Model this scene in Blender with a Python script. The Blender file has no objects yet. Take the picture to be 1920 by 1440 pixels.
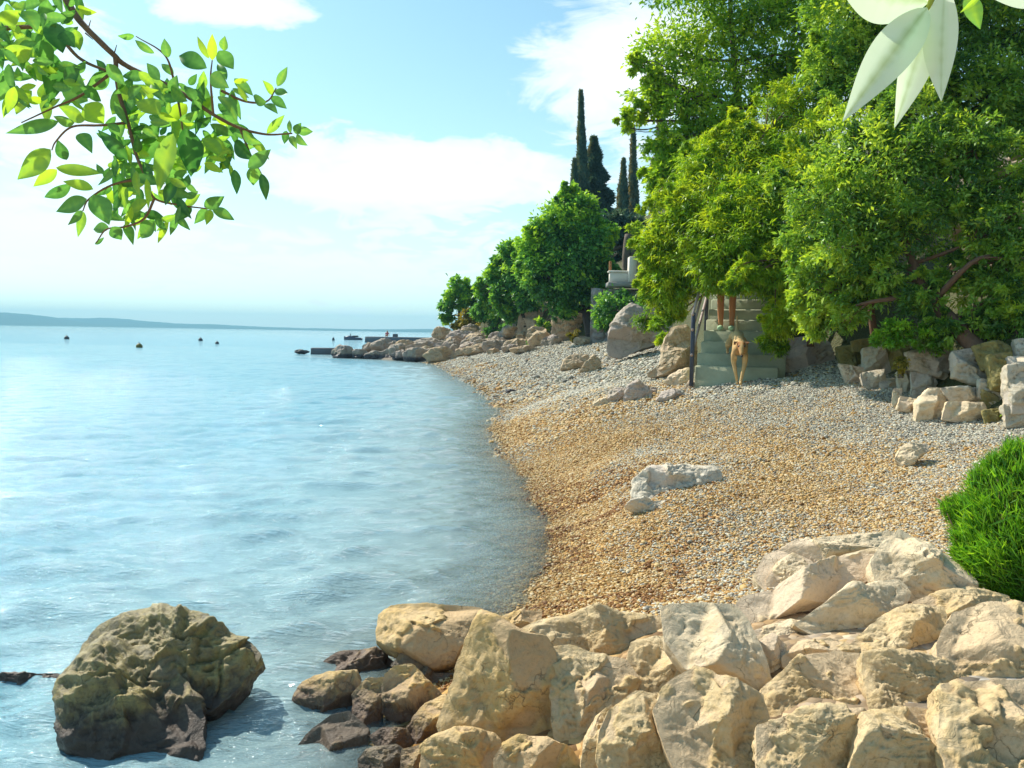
import bpy, math, random
import numpy as np
from mathutils import Vector, Matrix

random.seed(7)
RNG = np.random.default_rng(7)
SC = bpy.context.scene
COL = SC.collection
PI = math.pi

# ------------------------------------------------------------------ camera
F = 1507.0            # focal length in photo pixels (1920 wide)
CAMZ = 1.6
PITCH = math.atan(95 / F)
ROLL = math.radians(1.0)
fw = np.array([0, math.cos(PITCH), -math.sin(PITCH)])
r0 = np.array([1.0, 0, 0]); u0 = np.array([0, math.sin(PITCH), math.cos(PITCH)])
rt = math.cos(ROLL) * r0 + math.sin(ROLL) * u0
up = -math.sin(ROLL) * r0 + math.cos(ROLL) * u0
CAM = np.array([0, 0, CAMZ])

def ray(px, py):
    d = fw + rt * ((px - 960) / F) + up * ((720 - py) / F)
    return d / d[1]

def P(px, py, d):
    """the point at forward distance d that the photo shows at pixel (px, py)"""
    return CAM + ray(px, py) * d

cam_data = bpy.data.cameras.new('camera')
cam = bpy.data.objects.new('camera', cam_data); COL.objects.link(cam)
cam_data.sensor_width = 36; cam_data.lens = 36 * F / 1920
cam_data.clip_start = 0.05; cam_data.clip_end = 30000
M = Matrix(((rt[0], up[0], -fw[0], 0), (rt[1], up[1], -fw[1], 0), (rt[2], up[2], -fw[2], CAMZ), (0, 0, 0, 1)))
cam.matrix_world = M
SC.camera = cam

# ------------------------------------------------------------------ helpers
def tag(o, label=None, cat=None, group=None, kind=None):
    if label: o['label'] = label
    if cat: o['category'] = cat
    if group: o['group'] = group
    if kind: o['kind'] = kind
    return o

def empty(name, loc, label, cat, group=None):
    o = bpy.data.objects.new(name, None); COL.objects.link(o)
    o.location = Vector([float(v) for v in loc]); o.empty_display_size = 0.1
    return tag(o, label, cat, group)

def build(name, V, faces, mat, parent=None, origin=None, smooth=True, attrs=None):
    """one mesh object; V (n,3) world coords; faces: list of int arrays (m,k)"""
    V = np.asarray(V, dtype=np.float64).reshape(-1, 3)
    if parent is not None:
        origin = np.array(parent_origin(parent))
    if origin is None:
        origin = np.array([(V[:, 0].min() + V[:, 0].max()) / 2, (V[:, 1].min() + V[:, 1].max()) / 2, V[:, 2].min()])
    L = V - origin
    me = bpy.data.meshes.new(name)
    me.vertices.add(len(L)); me.vertices.foreach_set('co', L.astype(np.float32).ravel())
    faces = [np.asarray(f, dtype=np.int32) for f in faces if len(f)]
    idx = np.concatenate([f.ravel() for f in faces])
    tot = np.concatenate([np.full(len(f), f.shape[1], dtype=np.int32) for f in faces])
    start = np.concatenate([[0], np.cumsum(tot)[:-1]]).astype(np.int32)
    me.loops.add(len(idx)); me.loops.foreach_set('vertex_index', idx)
    me.polygons.add(len(tot)); me.polygons.foreach_set('loop_start', start)
    me.polygons.foreach_set('use_smooth', np.full(len(tot), smooth))
    if attrs:
        for an, av in attrs.items():
            av = np.asarray(av, dtype=np.float32)
            if av.ndim == 1:
                me.attributes.new(an, 'FLOAT', 'POINT').data.foreach_set('value', av)
            else:
                me.attributes.new(an, 'FLOAT_COLOR', 'POINT').data.foreach_set('color', av.ravel())
    me.update(calc_edges=True)
    if mat: me.materials.append(mat)
    o = bpy.data.objects.new(name, me); COL.objects.link(o)
    if parent is not None:
        o.parent = parent
    else:
        o.location = Vector([float(v) for v in origin])
    return o

def parent_origin(p):
    v = Vector((0, 0, 0))
    while p is not None:
        v = v + p.location; p = p.parent
    return v

class MB:
    def __init__(s): s.v = []; s.f = {}; s.n = 0; s.a = []
    def add(s, V, F_, a=None):
        V = np.asarray(V, float).reshape(-1, 3); F_ = np.asarray(F_, int)
        s.v.append(V); s.f.setdefault(F_.shape[1], []).append(F_ + s.n); s.n += len(V)
        s.a.append(np.zeros(len(V)) if a is None else np.broadcast_to(np.asarray(a, float), (len(V),)))
        return s
    def build(s, name, mat, parent=None, origin=None, smooth=True, attr=None):
        V = np.concatenate(s.v); fs = [np.concatenate(x) for x in s.f.values()]
        return build(name, V, fs, mat, parent, origin, smooth, {attr: np.concatenate(s.a)} if attr else None)

def box(mb, c, size, rz=0.0, taper=0.0, bev=0.0):
    """bevelled box, c = centre"""
    sx, sy, sz = [q / 2 for q in size]
    b = bev if bev else min(sx, sy, sz) * 0.06
    prof = [(-sz, b), (-sz + b, 0), (sz - b, 0), (sz, b)]
    V = []
    for z, ins in prof:
        t = 1 - taper * (z + sz) / (2 * sz)
        ax, ay = (sx - ins) * t, (sy - ins) * t
        k = b * 0.7
        V += [(-ax + k, -ay, z), (ax - k, -ay, z), (ax, -ay + k, z), (ax, ay - k, z), (ax - k, ay, z), (-ax + k, ay, z), (-ax, ay - k, z), (-ax, -ay + k, z)]
    V = np.array(V); ca, sa = math.cos(rz), math.sin(rz)
    V = np.stack([V[:, 0] * ca - V[:, 1] * sa, V[:, 0] * sa + V[:, 1] * ca, V[:, 2]], 1) + np.asarray(c)
    q = []
    for k in range(3):
        for i in range(8):
            j = (i + 1) % 8
            q.append((k * 8 + i, k * 8 + j, k * 8 + 8 + j, k * 8 + 8 + i))
    mb.add(V, q)
    mb.f.setdefault(8, []).append(np.array([[7, 6, 5, 4, 3, 2, 1, 0], [24, 25, 26, 27, 28, 29, 30, 31]]) + mb.n - 32)

def tube(mb, pts, rad, sides=8, a=None, wob=0.0):
    pts = np.asarray(pts, float); n = len(pts)
    rad = np.broadcast_to(np.asarray(rad, float), (n,))
    t = np.gradient(pts, axis=0); t /= np.linalg.norm(t, axis=1, keepdims=True) + 1e-9
    ref = np.array([0, 0, 1.0]) if abs(t[0, 2]) < 0.9 else np.array([1.0, 0, 0])
    V = []
    s = np.cross(t[0], ref); s /= np.linalg.norm(s)
    ang = np.arange(sides) * 2 * PI / sides
    for i in range(n):
        s = s - t[i] * np.dot(s, t[i]); s /= np.linalg.norm(s) + 1e-9
        b = np.cross(t[i], s)
        rr = rad[i] * (1 + wob * RNG.uniform(-1, 1, sides))
        V.append(pts[i] + np.outer(np.cos(ang) * rr, s) + np.outer(np.sin(ang) * rr, b))
    V = np.concatenate(V)
    q = []
    for k in range(n - 1):
        for i in range(sides):
            j = (i + 1) % sides
            q.append((k * sides + i, k * sides + j, (k + 1) * sides + j, (k + 1) * sides + i))
    mb.add(V, q, a)
    mb.f.setdefault(sides, []).append(np.array([list(range(sides))[::-1], list(range((n - 1) * sides, n * sides))]) + mb.n - n * sides)

def lathe(mb, prof, c, sides=16):
    V = []; q = []
    ang = np.arange(sides) * 2 * PI / sides
    for r, z in prof:
        V.append(np.stack([np.cos(ang) * max(r, 1e-4), np.sin(ang) * max(r, 1e-4), np.full(sides, z)], 1))
    V = np.concatenate(V) + np.asarray(c)
    for k in range(len(prof) - 1):
        for i in range(sides):
            j = (i + 1) % sides
            q.append((k * sides + i, k * sides + j, (k + 1) * sides + j, (k + 1) * sides + i))
    mb.add(V, q)

def smoothpath(pts, n):
    """Catmull-Rom through pts"""
    p = np.asarray(pts, float)
    p = np.vstack([2 * p[0] - p[1], p, 2 * p[-1] - p[-2]])
    m = len(p) - 3
    t = np.linspace(0, m - 1e-6, n); i = t.astype(int); f = (t - i)[:, None]
    a, b, c, d = p[i], p[i + 1], p[i + 2], p[i + 3]
    return 0.5 * (2 * b + (c - a) * f + (2 * a - 5 * b + 4 * c - d) * f ** 2 + (3 * b - a - 3 * c + d) * f ** 3)

# ------------------------------------------------------------------ noise in numpy
def _hash(i, j, k, seed):
    h = (i.astype(np.int64) * 374761393 + j.astype(np.int64) * 668265263 + k.astype(np.int64) * 2147483647 + seed * 974634777) & 0xffffffff
    h = ((h ^ (h >> 13)) * 1274126177) & 0xffffffff
    h = (h ^ (h >> 16)) & 0xffffffff
    h = (h * 2246822519) & 0xffffffff
    return ((h ^ (h >> 15)) & 0xffffff) / float(0xffffff)

def vnoise(p, seed=0):
    i = np.floor(p).astype(np.int64); f = p - i; f = f * f * f * (f * (f * 6 - 15) + 10)
    r = 0
    for dx in (0, 1):
        wx = f[:, 0] if dx else 1 - f[:, 0]
        for dy in (0, 1):
            wy = f[:, 1] if dy else 1 - f[:, 1]
            for dz in (0, 1):
                wz = f[:, 2] if dz else 1 - f[:, 2]
                r = r + wx * wy * wz * _hash(i[:, 0] + dx, i[:, 1] + dy, i[:, 2] + dz, seed)
    return r * 2 - 1

def fbm(p, octv=4, seed=0, ridged=False, gain=0.5):
    a = 1.0; s = 0; tot = 0; q = np.array(p, float)
    for o in range(octv):
        n = vnoise(q, seed + o * 17)
        if ridged: n = 1 - 2 * np.abs(n)
        s = s + a * n; tot += a; a *= gain; q = q * 2.03 + 3.7
    return s / tot

def worley(p, seed):
    i = np.floor(p).astype(np.int64); f1 = np.full(len(p), 9.0); f2 = f1.copy()
    for dx in (-1, 0, 1):
        for dy in (-1, 0, 1):
            for dz in (-1, 0, 1):
                a, b, c = i[:, 0] + dx, i[:, 1] + dy, i[:, 2] + dz
                h = _hash(a, b, c, seed)
                d = (p[:, 0] - a - h) ** 2 + (p[:, 1] - b - (h * 7.13) % 1) ** 2 + (p[:, 2] - c - (h * 13.7) % 1) ** 2
                f2 = np.minimum(f2, np.maximum(f1, d)); f1 = np.minimum(f1, d)
    return f1, f2

def sstep(a, b, x):
    t = np.clip((x - a) / (b - a), 0, 1); return t * t * (3 - 2 * t)

# ------------------------------------------------------------------ node helpers
def new_mat(name):
    m = bpy.data.materials.new(name); m.use_nodes = True
    nt = m.node_tree; nt.nodes.clear()
    return m, nt

def N(nt, t, **kw):
    n = nt.nodes.new(t)
    for k, v in kw.items():
        if k.startswith('i_'):
            key = k[2:]
            key = int(key) if key.isdigit() else key.replace('_', ' ')
            s = n.inputs[key]
            if hasattr(v, 'is_linked') or isinstance(v, bpy.types.NodeSocket): nt.links.new(v, s)
            else: s.default_value = v
        else: setattr(n, k, v)
    return n

def mth(nt, op, a, b=None, c=None, clamp=False):
    n = nt.nodes.new('ShaderNodeMath'); n.operation = op; n.use_clamp = clamp
    for i, v in enumerate((a, b, c)):
        if v is None: continue
        if isinstance(v, bpy.types.NodeSocket): nt.links.new(v, n.inputs[i])
        else: n.inputs[i].default_value = v
    return n.outputs[0]

def mixc(nt, fac, a, b, blend='MIX'):
    n = nt.nodes.new('ShaderNodeMix'); n.data_type = 'RGBA'; n.blend_type = blend; n.clamp_factor = True
    for s, v in ((n.inputs[0], fac), (n.inputs[6], a), (n.inputs[7], b)):
        if isinstance(v, bpy.types.NodeSocket): nt.links.new(v, s)
        else: s.default_value = (*v, 1) if isinstance(v, tuple) and len(v) == 3 else v
    return n.outputs[2]

def ramp(nt, fac, stops, interp='LINEAR'):
    n = nt.nodes.new('ShaderNodeValToRGB'); n.color_ramp.interpolation = interp
    nt.links.new(fac, n.inputs[0]); e = n.color_ramp.elements
    while len(e) < len(stops): e.new(0.5)
    for el, (p, c) in zip(e, stops):
        el.position = p; el.color = (*c, 1) if not isinstance(c, (int, float)) else (c, c, c, 1)
    return n.outputs[0]

def noise(nt, vec, scale, detail=6, rough=0.6, dist=0.0):
    n = nt.nodes.new('ShaderNodeTexNoise')
    nt.links.new(vec, n.inputs['Vector']); n.inputs['Scale'].default_value = scale
    n.inputs['Detail'].default_value = detail; n.inputs['Roughness'].default_value = rough; n.inputs['Distortion'].default_value = dist
    return n.outputs['Fac']

def out(nt, sh, vol=None):
    o = nt.nodes.new('ShaderNodeOutputMaterial')
    if sh is not None: nt.links.new(sh, o.inputs['Surface'])
    if vol is not None: nt.links.new(vol, o.inputs['Volume'])

def bump(nt, h, strength, dist, normal=None):
    b = nt.nodes.new('ShaderNodeBump'); nt.links.new(h, b.inputs['Height'])
    b.inputs['Strength'].default_value = strength; b.inputs['Distance'].default_value = dist
    if normal is not None: nt.links.new(normal, b.inputs['Normal'])
    return b.outputs[0]

def principled(nt, col, rough, normal=None, spec=0.3):
    p = nt.nodes.new('ShaderNodeBsdfPrincipled')
    for k, v in (('Base Color', col), ('Roughness', rough)):
        if isinstance(v, bpy.types.NodeSocket): nt.links.new(v, p.inputs[k])
        else: p.inputs[k].default_value = (*v, 1) if isinstance(v, tuple) else v
    p.inputs['Specular IOR Level'].default_value = spec
    if normal is not None: nt.links.new(normal, p.inputs['Normal'])
    return p.outputs[0]

def objvec(nt):
    tc = nt.nodes.new('ShaderNodeTexCoord'); oi = nt.nodes.new('ShaderNodeObjectInfo')
    v = nt.nodes.new('ShaderNodeVectorMath'); v.operation = 'MULTIPLY_ADD'
    nt.links.new(oi.outputs['Random'], v.inputs[0]); v.inputs[1].default_value = (37, 53, 71)
    nt.links.new(tc.outputs['Object'], v.inputs[2])
    return v.outputs[0], oi.outputs['Random']

def rock_mat(name, base, light, ochre, scale=1.0, wet=None, wetcol=(0.05, 0.035, 0.03), och_amt=0.5, bs=0.6, rough=0.85, pits=0.5):
    m, nt = new_mat(name)
    v, rnd = objvec(nt)
    n1 = noise(nt, v, 3.2 * scale, 5, 0.6, 0.4)
    n2 = noise(nt, v, 7.0 * scale, 9, 0.68, 0.8)
    n3 = noise(nt, v, 30.0 * scale, 8, 0.7)
    n4 = noise(nt, v, 1.6 * scale, 3, 0.5, 0.3)
    geo = nt.nodes.new('ShaderNodeNewGeometry')
    c = mixc(nt, ramp(nt, n1, [(0.36, 0.0), (0.66, 1.0)]), base, light)
    om = mth(nt, 'MULTIPLY', ramp(nt, n2, [(0.5 - 0.16 * och_amt, 0.0), (0.7, 1.0)]), min(1.0, och_amt * 1.3))
    c = mixc(nt, om, c, ochre)
    c = mixc(nt, mth(nt, 'MULTIPLY', ramp(nt, n4, [(0.5, 0.0), (0.72, 1.0)]), 0.55), c, tuple(min(1, q * 1.18) for q in light))
    a_c = N(nt, 'ShaderNodeAttribute'); a_c.attribute_name = 'crust'
    a_r = N(nt, 'ShaderNodeAttribute'); a_r.attribute_name = 'rim'
    bare = mixc(nt, n1, tuple(min(1, q * k) for q, k in zip(base, (1.06, 0.98, 1.06))), tuple(min(1, q * k) for q, k in zip(light, (1.0, 0.96, 1.04))))
    c = mixc(nt, mth(nt, 'MULTIPLY', mth(nt, 'SUBTRACT', 1.0, a_c.outputs['Fac']), 0.8), c, bare)
    c = mixc(nt, mth(nt, 'MULTIPLY', a_r.outputs['Fac'], mth(nt, 'MULTIPLY', n2, 1.3 * och_amt), clamp=True), c, ochre)
    # dark lichen / pits, fine grain
    c = mixc(nt, mth(nt, 'MULTIPLY', ramp(nt, n3, [(0.28, 1.0), (0.45, 0.0)]), pits), c, tuple(q * 0.38 for q in base))
    c = mixc(nt, 0.35, c, mixc(nt, n3, tuple(q * 0.55 for q in base), tuple(min(1, q * 1.3) for q in light)), 'MIX')
    # worn light edges, crevice shade painted dark in hollows (from the mesh's own curvature)
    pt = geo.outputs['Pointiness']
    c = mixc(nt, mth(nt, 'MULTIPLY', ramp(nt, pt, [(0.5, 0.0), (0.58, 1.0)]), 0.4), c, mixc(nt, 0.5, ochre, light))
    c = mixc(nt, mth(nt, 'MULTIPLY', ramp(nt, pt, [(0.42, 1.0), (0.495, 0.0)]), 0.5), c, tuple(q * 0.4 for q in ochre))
    # fine cracks
    vo = nt.nodes.new('ShaderNodeTexVoronoi'); vo.feature = 'DISTANCE_TO_EDGE'; vo.inputs['Scale'].default_value = 3.4 * scale
    ad = nt.nodes.new('ShaderNodeVectorMath'); ad.operation = 'MULTIPLY_ADD'
    nc = nt.nodes.new('ShaderNodeTexNoise'); nt.links.new(v, nc.inputs['Vector']); nc.inputs['Scale'].default_value = 4 * scale; nc.inputs['Detail'].default_value = 6
    nt.links.new(nc.outputs['Color'], ad.inputs[0]); ad.inputs[1].default_value = (0.5 / scale,) * 3; nt.links.new(v, ad.inputs[2])
    nt.links.new(ad.outputs[0], vo.inputs['Vector'])
    crk = mth(nt, 'MULTIPLY', ramp(nt, vo.outputs['Distance'], [(0.0, 1.0), (0.018, 0.0)]), ramp(nt, n1, [(0.48, 0.0), (0.6, 0.8)]))
    c = mixc(nt, mth(nt, 'MULTIPLY', crk, 0.7), c, tuple(q * 0.25 for q in base))
    ro = rough
    if wet is not None:
        sp = nt.nodes.new('ShaderNodeSeparateXYZ'); nt.links.new(geo.outputs['Position'], sp.inputs[0])
        zz = mth(nt, 'ADD', sp.outputs['Z'], mth(nt, 'MULTIPLY', mth(nt, 'SUBTRACT', n2, 0.5), 0.22))
        wf = mth(nt, 'SUBTRACT', 1.0, mth(nt, 'SMOOTH_MIN', 1.0, mth(nt, 'MAXIMUM', 0.0, mth(nt, 'DIVIDE', mth(nt, 'SUBTRACT', zz, wet - 0.07), 0.11)), 0.1), clamp=True)
        c = mixc(nt, wf, c, mixc(nt, n2, wetcol, tuple(q * 2.2 for q in wetcol)))
        ro = mth(nt, 'SUBTRACT', rough, mth(nt, 'MULTIPLY', wf, rough - 0.38))
    h = mth(nt, 'ADD', mth(nt, 'MULTIPLY', n2, 0.7), mth(nt, 'MULTIPLY', n3, 0.3))
    h = mth(nt, 'SUBTRACT', h, mth(nt, 'MULTIPLY', crk, 0.25))
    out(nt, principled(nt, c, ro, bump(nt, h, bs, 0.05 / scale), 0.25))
    return m

def leaf_mat(name, dark, mid, light, trans=0.4, gloss=0.025, tint=(1.35, 1.25, 0.55)):
    m, nt = new_mat(name)
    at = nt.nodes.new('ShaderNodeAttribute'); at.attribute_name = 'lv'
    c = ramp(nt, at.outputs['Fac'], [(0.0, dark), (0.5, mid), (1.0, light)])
    d = N(nt, 'ShaderNodeBsdfDiffuse', i_Color=c)
    tcol = mixc(nt, 1.0, c, tint, 'MULTIPLY')
    t = N(nt, 'ShaderNodeBsdfTranslucent', i_Color=tcol)
    mx = N(nt, 'ShaderNodeMixShader', i_0=trans, i_1=d.outputs[0], i_2=t.outputs[0])
    g = N(nt, 'ShaderNodeBsdfGlossy', i_Roughness=0.4); g.inputs['Color'].default_value = (0.8, 0.9, 0.85, 1)
    mx2 = N(nt, 'ShaderNodeMixShader', i_0=gloss, i_1=mx.outputs[0], i_2=g.outputs[0])
    out(nt, mx2.outputs[0])
    return m

def plain_mat(name, col, rough=0.7, nscale=6.0, var=0.25, bs=0.2, spec=0.3, metal=0.0):
    m, nt = new_mat(name)
    v, _ = objvec(nt)
    n = noise(nt, v, nscale, 7, 0.65)
    c = mixc(nt, n, tuple(q * (1 - var) for q in col), tuple(min(1, q * (1 + var)) for q in col))
    p = nt.nodes.new('ShaderNodeBsdfPrincipled'); nt.links.new(c, p.inputs['Base Color'])
    p.inputs['Roughness'].default_value = rough; p.inputs['Specular IOR Level'].default_value = spec; p.inputs['Metallic'].default_value = metal
    nt.links.new(bump(nt, n, bs, 0.03), p.inputs['Normal'])
    out(nt, p.outputs[0])
    return m

def bark_mat(name, col):
    m, nt = new_mat(name)
    v, _ = objvec(nt)
    mp = N(nt, 'ShaderNodeMapping', i_Vector=v); mp.inputs['Scale'].default_value = (9, 9, 2.5)
    n = noise(nt, mp.outputs[0], 2.5, 8, 0.7, 0.5)
    c = mixc(nt, n, tuple(q * 0.45 for q in col), tuple(min(1, q * 1.5) for q in col))
    out(nt, principled(nt, c, 0.9, bump(nt, n, 0.8, 0.03), 0.2))
    return m

# ------------------------------------------------------------------ terrain function
XS_Y = [-10, 0, 2, 3, 3.6, 4.1, 4.7, 6.45, 7.9, 9.2, 10.7, 13, 16.7, 23, 29.8, 41, 44, 47, 51, 56, 62, 80, 100, 118, 140, 200, 400]
XS_X = [-1.6, -1.3, -1.05, -.85, -.60, -.12, .17, .31, .26, .10, -.08, -.27, -.15, -.8, -2, -3.9, -6, -9.6, -10.5, -8, -6.5, -8, -10.5, -12.5, -5, 30, 120]
BX_Y = [-10, 0, 5, 6.5, 7.5, 8.5, 9.5, 11, 12.6, 13.2, 15, 20, 24, 30, 34, 37, 40, 46, 60, 100, 140, 200, 400]
BX_X = [6.4, 6.0, 5.5, 5.1, 4.8, 4.55, 4.6, 4.75, 4.2, 3.1, 3.1, 4.2, 4.7, 4.5, 3.9, 2.1, .5, -2.2, -3.3, -8, 0, 40, 130]
CTRL = [(1300, 720, 11.5), (1380, 720, 11.2), (1450, 712, 11.1), (1540, 690, 11.0), (1620, 728, 10.0), (1700, 765, 8.9), (1790, 792, 8.1), (1880, 800, 7.6), (1920, 850, 6.9),
        (1440, 1080, 4.4), (1250, 1150, 4.1), (1200, 900, 6.6), (1270, 706, 13.2), (1190, 670, 22.5), (1110, 640, 33), (1100, 750, 12.5), (1090, 697, 22),
        (1600, 950, 5.6), (1500, 800, 8.2), (1400, 760, 9.8), (1000, 660, 33), (1800, 960, 5.2)]

def xs_of(y): return np.interp(y, XS_Y, XS_X)
AX = math.radians(20); SA = np.array([math.sin(AX), math.cos(AX)]); SW = np.array([math.cos(AX), -math.sin(AX)])
S0 = P(1302, 714, 11.5)[:2]      # front left corner of the bottom step
STW = 1.16; RISE = 0.17; TREAD = 0.30; SZ0 = 0.94
STEP_TOP = [1.185, 1.36, 1.53, 1.70, 1.87, 2.04, 2.21, 2.38, 2.55]

def _beach0(x, y):
    s = x - xs_of(y)
    wob = 0.05 * np.sin(y * 1.9 + 1.3 * np.sin(y * 0.7)) + 0.03 * np.sin(y * 4.3)
    s = s + wob * np.exp(-np.abs(s))
    return np.where(s > 0, 0.235 * s, np.maximum(0.17 * s, -4.0)), s
_cp = np.array([P(*c) for c in CTRL])
_cres = _cp[:, 2] - _beach0(_cp[:, 0], _cp[:, 1])[0]

def terrain(x, y, noisy=True):
    x = np.asarray(x, float); y = np.asarray(y, float); sh = x.shape
    x = x.ravel(); y = y.ravel()
    z, s = _beach0(x, y)
    num = np.zeros_like(x); den = np.full_like(x, 0.12)
    for (cx, cy, cz), r in zip(_cp, _cres):
        sc = 0.6 + 0.10 * cy
        w = np.exp(-((x - cx) ** 2 + (y - cy) ** 2) / (sc * sc)); num += w * r; den += w
    z = z + num / den * sstep(0.1, 1.2, s)
    # rocky ground near the photographer
    zr = np.where(x < 1, -0.06 + 0.33 * (x + 0.6), 0.468 + 0.14 * (x - 1))
    zr = np.where(x < -0.6, -0.06 + 0.30 * (x + 0.6), zr)
    zr = np.maximum(zr, -0.75)
    wr = 1 - sstep(3.45, 4.15 + 0.0 * x, y)
    z = np.where(y < 4.2, z * (1 - wr) + zr * wr, z)
    if noisy:
        p = np.stack([x, y, 0 * x], 1)
        n = fbm(p * 0.8, 3, 5) * 0.05 + fbm(p * 2.6, 3, 9) * 0.022
        z = z + n * np.clip(np.abs(s), 0, 1)
    # bank and hillside
    b = x - np.interp(y, BX_Y, BX_X)
    rise = sstep(0, 0.9, b) * np.where(y > 28, 1.3, 0.75) + np.maximum(0, b - 0.4) * 0.42
    z = z + 7 * np.tanh(rise / 7) * (b > 0)
    # the cutting of the stairs
    rx, ry = x - S0[0], y - S0[1]
    a = rx * SA[0] + ry * SA[1]; w = rx * SW[0] + ry * SW[1]
    cut = SZ0 + np.clip(a, 0, 3.0) * RISE / TREAD - 0.12
    k = sstep(-0.35, -0.1, w) * (1 - sstep(STW + 0.1, STW + 0.35, w)) * (a > -0.1) * (a < 6)
    z = np.where(k > 0, z * (1 - k) + np.minimum(z, cut) * k, z)
    return z.reshape(sh)

def T1(x, y): return float(terrain(np.array([x]), np.array([y]))[0])

def hit(px, py, dz=0.0, dmin=1.2, dmax=80, n=3000):
    """where the ray of a pixel meets the ground"""
    d = np.geomspace(dmin, dmax, n); r = ray(px, py)
    z = CAMZ + r[2] * d
    k = np.nonzero(z <= terrain(r[0] * d, d, False) + dz)[0]
    return float(d[k[0]]) if len(k) else dmax

# ------------------------------------------------------------------ rocks
def rock_geo(poly, d=None, tilt=35, T=0.45, Tb=0.5, rough=1.0, facets=3, seed=0, zoff=-0.02, Mn=120, Nn=34, kern=None, pw=2.6, yaw=0, freq=1.0, crisp=0.5, frac=0.0):
    """closed boulder whose outline fits the polygon (photo pixels) on an inclined plane of real depth"""
    rng = np.random.default_rng(seed + 11)
    poly = np.asarray(poly, float)
    low = poly[np.argmax(poly[:, 1])]
    if d is None: d = hit(low[0], low[1], zoff)
    P0 = P(low[0], low[1], d)
    t = math.radians(tilt); yw = math.radians(yaw)
    n = np.array([math.sin(yw) * math.cos(t), -math.cos(yw) * math.cos(t), math.sin(t)])
    u = np.array([math.cos(yw), math.sin(yw), 0.0]); v = np.cross(n, u)
    pts = []
    for q in poly:
        r = ray(*q); den = r @ n
        k = ((P0 - CAM) @ n) / den
        X = CAM + r * k
        pts.append(((X - P0) @ u, (X - P0) @ v))
    pts = np.array(pts)
    if np.sum(pts[:, 0] * np.roll(pts[:, 1], -1) - pts[:, 1] * np.roll(pts[:, 0], -1)) < 0: pts = pts[::-1]
    c = pts.mean(0)
    if kern is not None:
        r = ray(*kern); k = ((P0 - CAM) @ n) / (r @ n); X = CAM + r * k; c = np.array([(X - P0) @ u, (X - P0) @ v])
    size = math.sqrt(max(1e-9, 0.5 * abs(np.sum(pts[:, 0] * np.roll(pts[:, 1], 1) - pts[:, 1] * np.roll(pts[:, 0], 1)))))
    # closed smooth resample, keeping corners half crisp
    cl = np.vstack([pts, pts[:1]])
    seg = np.linalg.norm(np.diff(cl, axis=0), axis=1); cum = np.concatenate([[0], np.cumsum(seg)])
    ss = np.linspace(0, cum[-1], Mn, endpoint=False)
    lin = np.stack([np.interp(ss, cum, cl[:, 0]), np.interp(ss, cum, cl[:, 1])], 1)
    sm = lin.copy()
    for _ in range(int(Mn * 0.035) + 1):
        sm = 0.25 * np.roll(sm, 1, 0) + 0.5 * sm + 0.25 * np.roll(sm, -1, 0)
    ring = lin * crisp * 0.75 + sm * (1 - crisp * 0.75)
    rel = ring - c
    ks = 1 - (1 - np.linspace(0, 1, Nn + 1)[1:]) ** 1.7
    rr = np.concatenate([[0], ks])
    A = (rel[None] * rr[1:, None, None]).reshape(-1, 2); R_ = np.repeat(rr[1:], Mn)
    def prof(R_, A, Tt, front):
        h = Tt * size * np.clip(1 - R_ ** pw, 0, 1) ** (1 / 2.0)
        if front:
            for j in range(facets):
                a = rng.uniform(0, 2 * PI); g = rng.uniform(0.3, 1.25)
                h0 = Tt * size * rng.uniform(0.6, 1.0)
                pl = h0 - g * (A[:, 0] * math.cos(a) + A[:, 1] * math.sin(a))
                k = 0.02 * size
                hh = np.clip(0.5 + 0.5 * (pl - h) / k, 0, 1)
                h = pl * (1 - hh) + h * hh - k * hh * (1 - hh)
                h = np.maximum(h, 0)
        return h
    A0 = np.zeros((1, 2))
    Af = np.vstack([A0, A]); Rf = np.concatenate([[0], R_])
    hf = prof(Rf, Af, T, True)
    Ab = A[:-Mn]; Rb = R_[:-Mn]
    Ab = np.vstack([A0, Ab]); Rb = np.concatenate([[0], Rb])
    hb = -Tb * size * np.clip(1 - Rb ** 2, 0, 1) ** 0.5
    def pos(Aq, h): return P0 + np.outer(Aq[:, 0] + c[0], u) + np.outer(Aq[:, 1] + c[1], v) + np.outer(h, n)
    Vf = pos(Af, hf); Vb = pos(Ab, hb)
    V = np.vstack([Vf, Vb])
    Rr = np.concatenate([Rf, Rb]); Aa = np.vstack([Af, Ab]); sg = np.concatenate([np.ones(len(Vf)), -np.ones(len(Vb))])
    rad = np.outer(Aa[:, 0], u) + np.outer(Aa[:, 1], v)
    rad /= np.linalg.norm(rad, axis=1, keepdims=True) + 1e-9
    w = (Rr ** 4)[:, None]
    dr = rad * w + n * sg[:, None] * (1 - w); dr /= np.linalg.norm(dr, axis=1, keepdims=True) + 1e-9
    q = V / size * freq + seed * 3.1
    st = np.array([1.0, 1.0, 1.9])
    dsp = 0.085 * fbm(q * 2.2 * st, 3, seed) + 0.075 * fbm(q * 3.2 * st + 0.6 * np.stack([fbm(q * 2, 2, seed + 3)] * 3, 1), 4, seed + 5, True) \
        + 0.022 * fbm(q * 11, 4, seed + 8) + 0.012 * fbm(q * 26, 3, seed + 21, True)
    # stepped ledges
    led = vnoise(q * 1.7, seed + 31) * 3.0; led = (np.floor(led) + sstep(0.35, 0.65, led - np.floor(led))) / 3.0
    dsp = dsp + 0.07 * led
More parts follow.
